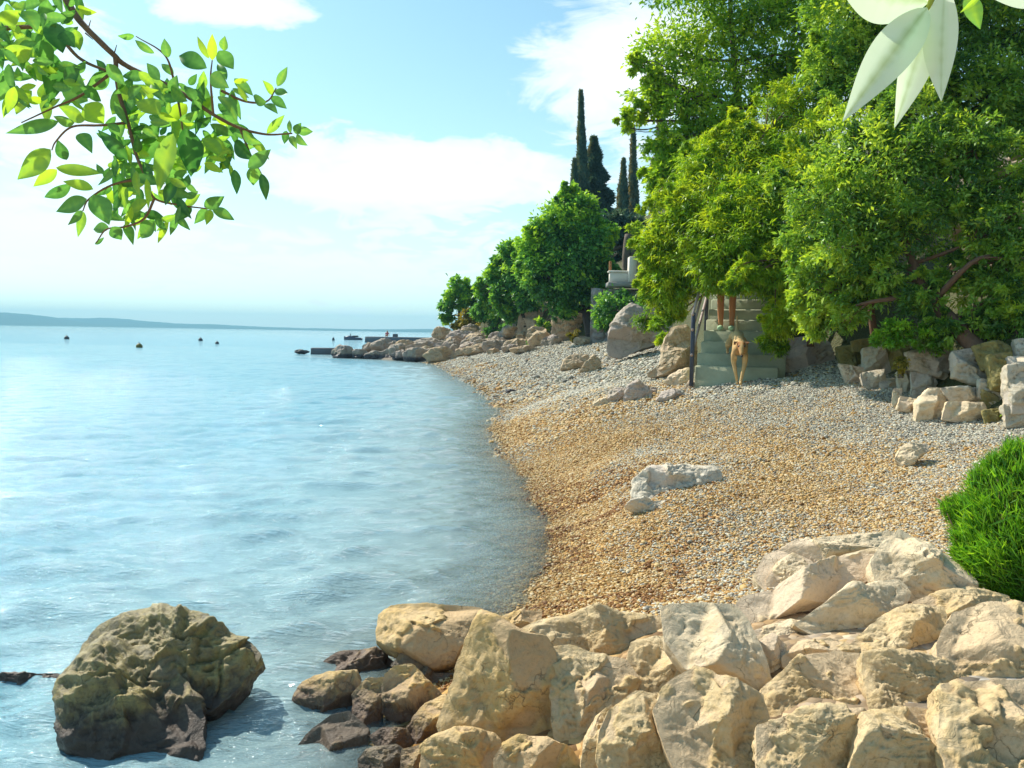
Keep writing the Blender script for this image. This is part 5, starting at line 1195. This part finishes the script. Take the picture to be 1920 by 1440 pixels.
# ------------------------------------------------------------------ feathery green bush at the right edge
def grass_bush(label, base, blobs, n, Lp, seed, mat):
    rng = np.random.default_rng(seed); Vs, Fs, As, n0 = [], [], [], 0
    mb = MB()
    for (px, py, rp, d, wgt) in blobs:
        c = P(px, py, d); R = rp * d / F; k = int(n * wgt)
        pos = c + unit(rng.normal(size=(k, 3))) * (rng.random((k, 1)) ** .45) * R
        dr = unit(pos - base) * .8 + rng.normal(size=(k, 3)) * .5 + np.array([-.15, -.1, .3]); nr = rng.normal(size=(k, 3))
        L = Lp * rng.uniform(.5, 1.4, k)
        V, q = leaf_quads(pos, dr, nr, L, L * .075, .3)
        tone = .52 + .40 * fbm(pos * 9, 3, seed) + rng.normal(0, .16, k) - .5 * (rng.random(k) < .06)
        Vs.append(V); Fs.append(q + n0); As.append(np.repeat(np.clip(tone, 0, 1), 4)); n0 += len(V)
        for j in range(int(16 * wgt) + 3):
            e = pos[j]; tube(mb, smoothpath([base + rng.normal(size=3) * .05, (base + e) / 2 + rng.normal(size=3) * .03, e], 7), np.linspace(.006, .002, 7), 5)
    t = empty('bush', base, label, 'bush')
    build('foliage', np.concatenate(Vs), [np.concatenate(Fs)], mat, t, attrs={'lv': np.concatenate(As)})
    mb.build('stem', BKR, t)
grass_bush('feathery bright green bush overhanging the rocks at the right edge', P(1950, 1135, 3.15),
           [(1870,920,55,3.3,1),(1915,890,55,3.3,1),(1840,970,55,3.25,1),(1900,980,80,3.2,1.6),(1810,960,30,3.3,.35),(1850,1050,55,3.15,1),(1920,1070,80,3.15,1.4),(1890,1120,36,3.1,.6),(1975,980,90,3.2,1.5),(1810,1010,24,3.2,.25),(1960,880,70,3.3,1),(1785,955,20,3.3,.12),(1800,1040,16,3.2,.1),(1818,1090,18,3.15,.12),(1845,1140,22,3.1,.16),(1835,900,18,3.3,.12),(1862,868,16,3.3,.1),(1900,850,20,3.3,.15)], 2700, .075, 5, L_bright)

# ------------------------------------------------------------------ close branches
def blade(mb, base, tip, wid, roll, tone, rng, curl=.12, droop=.06, ns=13, shape=1.0, rib=.16):
    """one real leaf: pointed outline, folded along its midrib, bent along its length"""
    base = np.asarray(base, float); tip = np.asarray(tip, float); ax = tip - base; L = np.linalg.norm(ax); ax /= L
    view = unit(CAM - (base + tip) / 2); s = unit(np.cross(ax, view)); n = np.cross(s, ax)
    s2 = s * math.cos(roll) + n * math.sin(roll); n2 = n * math.cos(roll) - s * math.sin(roll)
    t = np.linspace(0, 1, ns); w = wid / 2 * np.sin(PI * t ** (.82 * shape)) ** .9 + 1e-4
    w *= 1 - .25 * t ** 3
    cen = base + np.outer(t * L, ax) + np.outer(np.sin(PI * t) * droop * L, n2)
    fold = .28
    e1 = cen + np.outer(w, s2) + np.outer(w * fold, n2); e2 = cen - np.outer(w, s2) + np.outer(w * fold, n2)
    q1 = cen + np.outer(w * .5, s2) + np.outer(w * (fold * .5 - curl * .5), n2); q2 = cen - np.outer(w * .5, s2) + np.outer(w * (fold * .5 - curl * .5), n2)
    V = np.stack([e1, q1, cen, q2, e2], 1).reshape(-1, 3); q = []
    for k in range(ns - 1):
        for i in range(4): q.append((k * 5 + i, k * 5 + i + 1, k * 5 + 6 + i, k * 5 + 5 + i))
    vein = np.tile([-.03, .0, rib, .0, -.03], ns) + .05 * np.sin(np.repeat(t, 5) * 46 + np.tile([2.0, 1.0, 0, 1.0, 2.0], ns)) + rng.normal(0, .02, ns * 5) - .10 * np.repeat(t ** 6, 5)
    mb.add(V, q, np.clip(tone + vein, 0, 1))

L_near = leaf_mat('near_leaf', (0.042, 0.180, 0.042), (0.175, 0.420, 0.100), (0.480, 0.700, 0.055), .56, .04, (1.2, 1.2, .7))
LV = [(110,228,10,250,25),(95,280,32,337,38),(107,318,62,350,22),(125,300,108,262,22),(105,314,193,325,22),(133,345,83,370,22),(175,355,118,340,20),(163,373,105,397,28),(155,395,127,422,14),(157,397,146,445,16),(175,365,205,422,40),
 (252,68,220,67,12),(290,100,253,75,14),(316,108,308,72,18),(398,113,398,63,18),(420,95,422,67,16),(392,110,370,68,12),(388,128,335,105,32),(410,95,438,130,30),(395,140,430,165,30),(520,162,539,125,16),(512,178,492,150,14),(515,170,540,175,14),(500,192,475,180,18),(507,182,538,204,18),(496,196,521,214,14),(500,250,534,215,16),(464,190,444,158,10),
 (556,245,587,247,17),(553,250,565,230,16),(556,252,577,273,14),(545,255,557,280,14),(537,245,533,270,14),(545,250,543,225,9),(440,318,444,365,18),(465,315,508,280,25),(490,325,499,376,18),(475,310,475,348,26),(398,393,440,413,20),(383,388,421,368,24),(388,390,364,420,18),(395,393,387,422,16),
 (348,240,358,332,46),(325,250,297,362,36),(165,190,112,125,50),(210,215,287,160,40),(160,195,195,232,45),(95,95,92,195,40),(340,225,330,265,34),(240,300,183,243,25),(150,250,173,288,26),(255,295,315,255,35),(195,445,178,458,7),(235,420,250,460,18),(290,415,265,447,28),(330,405,357,432,14),(290,410,313,432,14),(210,425,228,450,25),(205,428,175,430,20),(220,320,213,375,30),(228,340,235,392,18),(255,320,262,368,14),(275,335,278,392,12),(220,312,305,312,22),(225,310,183,348,12),(312,350,362,368,24),(345,370,372,358,14),
 (375,150,395,232,26),(360,215,383,150,18),(300,215,255,190,34),(330,205,290,240,36),(410,180,445,232,22),(420,215,455,262,24),(440,265,478,300,26),(400,250,370,300,30),(380,260,420,300,24),(430,270,410,325,18),(160,225,110,200,26),(140,230,100,218,18),(230,240,265,205,28),(270,270,300,225,26),(205,140,160,165,30),(200,120,235,160,24),(260,135,290,160,18),(300,150,275,118,20),(320,165,352,190,24),(350,195,315,230,26),(60,60,90,130,34),(95,40,118,100,40),(30,75,70,110,36),(10,110,60,90,34),(20,140,0,190,30),(115,60,140,90,28),(40,20,70,60,30),(90,0,75,50,26),(140,55,150,95,22),(0,40,40,20,28),(50,130,95,150,30),(20,170,50,190,24),(60,170,30,215,26),(120,150,150,130,28),(150,165,190,190,22),(250,330,310,345,20),(330,340,310,385,22),(360,390,330,415,18),(240,395,280,375,20),(270,400,310,410,18),(230,410,265,395,16),(440,232,480,262,16),(455,245,492,270,18),(470,258,505,300,16),(425,150,408,120,16)]
br = empty('leafy_branch', P(-20, -30, 1.32), 'leafy branch with small green leaves hanging into the upper left corner', 'branch')
rng = np.random.default_rng(5); mb = MB(); tw_ = MB()
stems = [([(-900,-1200,1.5),(-420,-620,1.42),(-100,-260,1.35),(60,-90,1.3),(118,-10,1.28),(150,40,1.26),(210,100,1.24),(240,125,1.24),(330,168,1.22),(400,215,1.2),(450,240,1.2),(500,252,1.2),(548,250,1.2)], .0075, .0011), ([(-420,-620,1.42),(-200,-60,1.3),(-60,40,1.25),(0,52,1.24),(90,55,1.23),(150,110,1.24),(205,135,1.24)], .005, .002),
         ([(216,106,1.24),(222,170,1.22),(240,230,1.2),(255,290,1.19),(275,335,1.18),(290,372,1.17),(340,385,1.17),(395,392,1.17)], .0036, .0009), ([(240,230,1.2),(190,235,1.18),(135,238,1.17),(105,265,1.17),(97,282,1.17)], .0022, .0008),
         ([(400,215,1.2),(395,150,1.19),(398,112,1.19)], .002, .0008), ([(415,170,1.2),(460,190,1.2),(500,190,1.2),(518,165,1.2)], .0022, .0008), ([(450,240,1.2),(470,290,1.19),(490,325,1.19)], .002, .0008), ([(275,335,1.18),(215,345,1.17),(168,372,1.17),(155,396,1.17)], .002, .0008),
         ([(205,140,1.24),(150,180,1.22),(105,200,1.22),(40,230,1.2)], .0025, .0009), ([(290,372,1.17),(270,410,1.16),(235,425,1.16),(200,430,1.16),(180,456,1.16)], .002, .0008), ([(330,168,1.22),(310,105,1.2),(255,68,1.2)], .002, .0007), ([(330,168,1.22),(340,225,1.2),(348,300,1.18)], .002, .0007),
         ([(165,55,1.26),(170,38,1.26)], .0012, .0005), ([(160,62,1.25),(174,74,1.25)], .0012, .0005), ([(213,104,1.24),(219,84,1.24)], .0012, .0005)]
for pts, ra, rb in stems:
    pth = smoothpath([P(*p) for p in pts], 8 * len(pts)); tube(tw_, pth, np.linspace(ra, rb, len(pth)), 7, wob=.06)
tw_.build('twig', bark_mat('twig_bark', (0.30, 0.18, 0.11)), br)
extra = []
for k in range(360):      # inner leaves of the dense middle
    t = rng.random(); bx_, by_ = [(rng.uniform(200, 440), rng.uniform(140, 320)), (rng.uniform(-20, 150), rng.uniform(-20, 190)), (rng.uniform(190, 350), rng.uniform(320, 420))][int(rng.choice(3, p=[.42, .38, .2]))]
    a = rng.uniform(0, 2 * PI); ln = rng.uniform(24, 48); extra.append((bx_, by_, bx_ + ln * math.cos(a), by_ + ln * math.sin(a) + 8, ln * rng.uniform(.30, .44)))
for k, (x0, y0, x1, y1, w) in enumerate(LV + extra):
    dd = rng.normal(1.19, .05) if k < len(LV) else rng.normal(1.23, .06)
    rl = rng.uniform(-.75, .75); dz = rng.normal(0, .012)
    wid = w * 1.0 * dd / F / max(.72, math.cos(rl))
    tone = rng.choice([.12, .35, .5, .75, .95], p=[.20, .26, .24, .18, .12]) + rng.normal(0, .06)
    blade(mb, P(x0, y0, dd), P(x1, y1, dd + dz), wid, rl, tone, rng, droop=rng.uniform(-.1, .14))
mb.build('foliage', L_near, br, attr='lv')

L_palev = leaf_mat('pale_leaf', (0.42, 0.52, 0.22), (0.78, 0.88, 0.70), (0.86, 0.92, 0.80), .5, .04, (1.05, 1.12, .95))
sp_ = empty('leaf_sprig', P(1750, -40, .46), 'sprig of large pale sunlit leaves hanging into the upper right corner', 'branch')
for i, (x0, y0, x1, y1, w, rl, dd, sh) in enumerate([(1742,4,1560,-50,112,.1,.46,1.1), (1738,14,1580,228,80,-.15,.455,.95), (1746,10,1677,240,62,.3,.46,1.0), (1772,-30,1765,190,62,-.35,.45,1.15), (1990,-70,1822,-24,122,.1,.47,1.0)]):
    mb = MB(); blade(mb, P(x0, y0, dd), P(x1, y1, dd), w * dd / F, rl, .6 + .08 * i, rng, .05, .03, 24, sh, -.5); mb.build('leaf', L_palev, sp_, attr='lv')
mb = MB(); blade(mb, P(1812, -10, .5), P(1838, 55, .5), 30 * .5 / F, .2, .6, rng); blade(mb, P(1838, -8, .49), P(1800, 24, .49), 10 * .5 / F, .2, .9, rng); tag(mb.build('leaf', L_near, sp_, attr='lv'), 'small green leaf behind the pale ones')
mb = MB(); tube(mb, smoothpath([P(1900, -1400, .6), P(1720, -500, .5), P(1690, -160, .47), P(1752, -50, .462), P(1744, 6, .458), P(1730, 26, .457)], 22), np.linspace(.004, .0008, 22), 7); tube(mb, smoothpath([P(1752, -50, .462), P(1830, -70, .47), P(1990, -75, .47)], 10), .001, 7); tube(mb, smoothpath([P(1752, -50, .462), P(1772, -34, .452)], 6), .0009, 7)
mb.build('twig', plain_mat('green_twig', (0.40, 0.42, 0.05), .6), sp_)

# dry twigs caught on the rocks, and bare twigs of the tall tree
mb = MB(); tube(mb, smoothpath([P(1700, 1128, 3.1), P(1740, 1134, 3.0), P(1790, 1120, 3.0), P(1815, 1120, 2.98)], 12), np.linspace(.003, .0015, 12), 6); tag(mb.build('dry_twig', plain_mat('dry_wood', (0.42, 0.30, 0.17), .8)), 'thin dry twig lying on the rocks beside the green bush', 'twig')
mb = MB(); tube(mb, smoothpath([P(1150, 1240, 2.95), P(1162, 1262, 2.9), P(1180, 1295, 2.8)], 8), np.linspace(.002, .0028, 8), 6); tag(mb.build('dry_twig', BKD), 'short dark twig stuck between two cream rocks', 'twig')

# ------------------------------------------------------------------ dog and people
def skinned(name, verts, edges, radii, mat, parent=None, origin=None, sub=2, xf=None, paint=None):
    me = bpy.data.meshes.new('sk'); me.from_pydata([tuple(map(float, v)) for v in verts], edges, []); o = bpy.data.objects.new('sk', me); COL.objects.link(o)
    md = o.modifiers.new('s', 'SKIN'); md.use_smooth_shade = True; md.branch_smoothing = .35
    for i, r in enumerate(radii): me.skin_vertices[0].data[i].radius = (r, r) if not isinstance(r, tuple) else r
    for i in range(len(verts)): me.skin_vertices[0].data[i].use_root = (i == 0)
    m2 = o.modifiers.new('u', 'SUBSURF'); m2.levels = sub; m2.render_levels = sub
    dg = bpy.context.evaluated_depsgraph_get(); ev = o.evaluated_get(dg); em = ev.to_mesh()
    V = np.zeros(len(em.vertices) * 3); em.vertices.foreach_get('co', V); V = V.reshape(-1, 3)
    fs = {}
    for p in em.polygons: fs.setdefault(len(p.vertices), []).append(list(p.vertices))
    ev.to_mesh_clear(); bpy.data.objects.remove(o)
    at_ = paint(V) if paint else None
    if xf is not None: V = xf(V)
    return build(name, V, [np.array(f) for f in fs.values()], mat, parent, origin, attrs=at_)

def chain(verts, edges, radii, parent, pts, rs):
    k = parent
    for p, r in zip(pts, rs):
        verts.append(p); radii.append(r); edges.append((k, len(verts) - 1)); k = len(verts) - 1
    return k

M_fur, nt = new_mat('tan_fur')
at = N(nt, 'ShaderNodeAttribute'); at.attribute_name = 'coat'
vv, _ = objvec(nt); nn = noise(nt, vv, 34, 5, .7)
c = ramp(nt, at.outputs['Fac'], [(0.0, (0.72, 0.50, 0.24)), (0.5, (0.52, 0.33, 0.14)), (0.8, (0.34, 0.14, 0.05)), (1.0, (0.16, 0.07, 0.03))])
c = mixc(nt, .35, c, mixc(nt, nn, (.45, .45, .45), (1.3, 1.3, 1.3)), 'MULTIPLY')
out(nt, principled(nt, c, .8, bump(nt, nn, .4, .01), .2))
dp = P(1385, 720, 11.0); dp[2] = T1(dp[0], dp[1]) + .005
fdir = np.array([-.24, -.97, 0]); fdir /= np.linalg.norm(fdir); ldir = np.array([fdir[1] * -1, fdir[0], 0])
def dxf(V): return dp + np.outer(V[:, 0], fdir) + np.outer(V[:, 1], ldir) + np.outer(V[:, 2], [0, 0, 1])
z2, z1_ = STEP_TOP[1] - dp[2], STEP_TOP[0] - dp[2]
v, e, r = [(-.60, -.03, .70)], [], [(.088, .09)]
k_mid = chain(v, e, r, 0, [(-.46, -.03, .69), (-.30, -.02, .635), (-.14, -.005, .555)], [(.082, .085), (.092, .10), (.10, .125)])
k_ch = chain(v, e, r, k_mid, [(-.02, 0, .50)], [(.088, .12)])
k_n = chain(v, e, r, k_ch, [(.07, .0, .535), (.15, .005, .56)], [.066, .060])
k_h = chain(v, e, r, k_n, [(.225, .01, .545), (.275, .012, .505), (.325, .014, .445), (.355, .015, .41)], [(.064, .058), (.048, .043), (.030, .028), (.021, .021)])
for s in (1, -1):
    fx = .06 if s > 0 else -.06
    k = chain(v, e, r, k_ch, [(-.02, s * .075, .42), (-.05 + fx * .3, s * .074, .31), (.0 + fx * .6, s * .045, .17), (.0 + fx, s * .022, .05), (.045 + fx, s * .022, .018)], [.052, .038, .024, .019, .023])
k = chain(v, e, r, 0, [(-.60, .09, .62), (-.50, .125, .53), (-.645, .13, z2 + .10), (-.60, .13, z2 + .03), (-.55, .13, z2 + .016)] if False else [(-.60, -.115, .62), (-.50, -.15, .53), (-.645, -.155, STEP_TOP[1] - dp[2] + .10), (-.60, -.155, STEP_TOP[1] - dp[2] + .03), (-.55, -.155, STEP_TOP[1] - dp[2] + .016)], [.068, .048, .023, .019, .023])
k = chain(v, e, r, 0, [(-.58, .07, .58), (-.44, .08, .46), (-.53, .08, z1_ + .14), (-.44, .08, z1_ + .03), (-.39, .08, z1_ + .016)], [.068, .048, .023, .019, .023])
chain(v, e, r, 0, [(-.69, -.03, .74), (-.75, -.03, .82), (-.78, -.03, .90), (-.79, -.03, .97)], [.030, .019, .013, .008])
dog = empty('dog', dp, 'short haired tan dog stepping down onto the pebbles from the concrete steps', 'dog')
def coat(V):
    f_, s_, z_ = V[:, 0], V[:, 1], V[:, 2]
    t = .35 + .25 * sstep(.0, .15, f_) - .35 * sstep(.55, .75, z_) * (f_ < .1)
    t = t + .28 * np.exp(-(((f_ - .24) / .06) ** 2 + ((np.abs(s_ - .01) - .04) / .025) ** 2)) + .25 * sstep(.34, .37, f_)
    t = t - .22 * np.exp(-((f_ - .29) / .06) ** 2 - ((s_ - .012) / .018) ** 2) + .22 * np.exp(-((f_ - .05) / .09) ** 2 - ((z_ - .44) / .09) ** 2) - .2 * sstep(.2, .05, z_) * (f_ > -.2)
    return {'coat': np.clip(t, 0, 1)}
skinned('body', v, e, r, M_fur, dog, None, 2, dxf, coat)
def sph(c, r_): 
    mb = MB(); k = np.linspace(-PI / 2, PI / 2, 9); lathe(mb, [(r_ * math.cos(a), r_ * math.sin(a)) for a in k], dxf(np.array([c]))[0], 10); return mb
M_black = plain_mat('black_nose', (0.02, 0.015, 0.015), .35)
sph((.373, .015, .408), .017).build('nose', M_black, dog)
M_ear = plain_mat('brown_ear', (0.22, 0.10, 0.04), .85, 9, .2, .2)
for s in (1, -1):
    sph((.272, .012 + s * .034, .536), .016).build('eye', M_black, dog)
    E = np.array([(.20, .01 + s * .040, .60), (.235, .01 + s * .062, .575), (.20, .01 + s * .075, .555), (.215, .01 + s * .102, .572 + (.015 if s > 0 else -.02)), (.185, .01 + s * .06, .575), (.20, .01 + s * .10, .60)])
    build('ear', dxf(E), [np.array([(0, 1, 3), (0, 3, 5), (1, 2, 3), (2, 4, 3), (4, 0, 5), (4, 5, 3), (0, 4, 1), (4, 2, 1)])], M_ear, dog, smooth=False)

M_skin = plain_mat('tanned_skin', (0.52, 0.22, 0.09), .6, 12, .08, .05); M_short = plain_mat('orange_cloth', (0.62, 0.22, 0.03), .85); M_shirt = plain_mat('green_cloth', (0.12, 0.2, 0.08), .9)
M_shoe = plain_mat('pale_green_shoe', (0.42, 0.62, 0.38), .7); M_hair = plain_mat('brown_hair', (0.06, 0.035, 0.02), .6)
pp = P(1361, 617, 12.36); pp[2] = STEP_TOP[3]
pf = np.array([-.34, -.94, 0]); pl2 = np.array([.94, -.34, 0])
def pxf(V): return pp + np.outer(V[:, 0], pl2) + np.outer(V[:, 1], pf) + np.outer(V[:, 2], [0, 0, 1])
v, e, r = [(0, 0, .92)], [], [.135]
k_ch = chain(v, e, r, 0, [(0, 0, 1.05), (0, .0, 1.2), (0, 0, 1.34)], [.125, .135, .135])
k_n = chain(v, e, r, k_ch, [(0, -.01, 1.43), (0, .01, 1.49)], [.06, .055])
chain(v, e, r, k_n, [(0, .02, 1.56), (0, .025, 1.64), (0, .015, 1.70)], [.075, .088, .06])
chain(v, e, r, k_n + 1, [(0, .105, 1.575), (0, .125, 1.57)], [.02, .014])      # nose
for s in (1, -1):
    chain(v, e, r, 0, [(s * .085, 0, .84), (s * .088, .03 if s > 0 else .05, .47), (s * .086, .0, .30), (s * .083, -.015, .16), (s * .082, -.02, .06), (s * .082, .05, .04)], [.088, .055, .053, .042, .040, .034])
    k = chain(v, e, r, k_ch, [(s * .17, 0, 1.36), (s * .22, .0, 1.10), (s * .22, .06, .88), (s * .215, .075, .83)], [.055, .043, .03, .028])
    for q in range(4): chain(v, e, r, k, [(s * .215, .05 + q * .018, .79), (s * .213, .052 + q * .018, .755 + .006 * abs(q - 1.5)), (s * .207, .054 + q * .018, .725 + .01 * abs(q - 1.5))], [.0095, .009, .0075])
    chain(v, e, r, k, [(s * .205, .115, .81), (s * .2, .125, .775)], [.011, .009])
pers = empty('person', pp, 'person in pale green shoes with bare tanned legs on the steps, hidden above by leaves', 'person')
skinned('body', v, e, r, M_skin, pers, None, 2, pxf)
v, e, r = [(0, 0, .94)], [], [.155]
for s in (1, -1): chain(v, e, r, 0, [(s * .088, .0, .84), (s * .09, .02, .74), (s * .09, .022, .68)], [.11, .096, .09])
skinned('shorts', v, e, r, M_short, pers, None, 2, pxf)
v, e, r = [(0, 0, .97)], [], [.15]
k = chain(v, e, r, 0, [(0, 0, 1.2), (0, 0, 1.36)], [.15, .15])
for s in (1, -1): chain(v, e, r, k, [(s * .17, 0, 1.36), (s * .21, 0, 1.2)], [.07, .062])
skinned('shirt', v, e, r, M_shirt, pers, None, 2, pxf)
v, e, r = [(0, -.01, 1.69)], [], [.085]; chain(v, e, r, 0, [(0, -.05, 1.64), (0, -.06, 1.54)], [.085, .06]); skinned('hair', v, e, r, M_hair, pers, None, 2, pxf)
for s in (1, -1): skinned('shoe', [(s * .082, -.04, .045), (s * .082, .07, .04), (s * .082, .15, .032)], [(0, 1), (1, 2)], [(.044, .046), (.046, .042), (.036, .032)], M_shoe, pers, None, 2, pxf)
for s in (1, -1):
    mb = MB(); lathe(mb, [(.0105 * math.cos(a), .0105 * math.sin(a)) for a in np.linspace(-PI / 2, PI / 2, 7)], pxf(np.array([(s * .032, .098, 1.61)]))[0], 8); mb.build('eye', M_black, pers)

# small figure sitting on the far pier
q0 = P(726, 633, 113); q0[2] = .8
def qxf(V): return q0 + V * np.array([1, 1, 1])
M_pink = plain_mat('pink_cloth', (0.62, 0.12, 0.16), .85)
sit = empty('person', q0, 'small figure in a pinkish red top sitting on the far pier', 'person')
v, e, r = [(0, 0, .14)], [], [.16]
k = chain(v, e, r, 0, [(0, .02, .35), (0, .03, .56)], [.14, .15]); k2 = chain(v, e, r, k, [(0, .03, .68), (0, .02, .80), (0, .02, .88)], [.06, .09, .085])
for s in (1, -1):
    chain(v, e, r, 0, [(s * .1, -.12, .16), (s * .11, -.45, .22), (s * .11, -.52, -.15), (s * .11, -.60, -.2)], [.085, .06, .045, .035])
    chain(v, e, r, k, [(s * .2, .0, .56), (s * .27, .06, .32), (s * .25, -.05, .1)], [.055, .045, .035])
skinned('body', v, e, r, M_skin, sit, None, 1, qxf)
v, e, r = [(0, 0, .16)], [], [.175]; k = chain(v, e, r, 0, [(0, .02, .38), (0, .03, .58)], [.16, .165])
for s in (1, -1): chain(v, e, r, k, [(s * .2, .0, .56), (s * .25, .04, .40)], [.07, .06])
skinned('top', v, e, r, M_pink, sit, None, 1, qxf)
v, e, r = [(0, .03, .90)], [], [.09]; chain(v, e, r, 0, [(0, .06, .78)], [.08]); skinned('hair', v, e, r, M_hair, sit, None, 1, qxf)
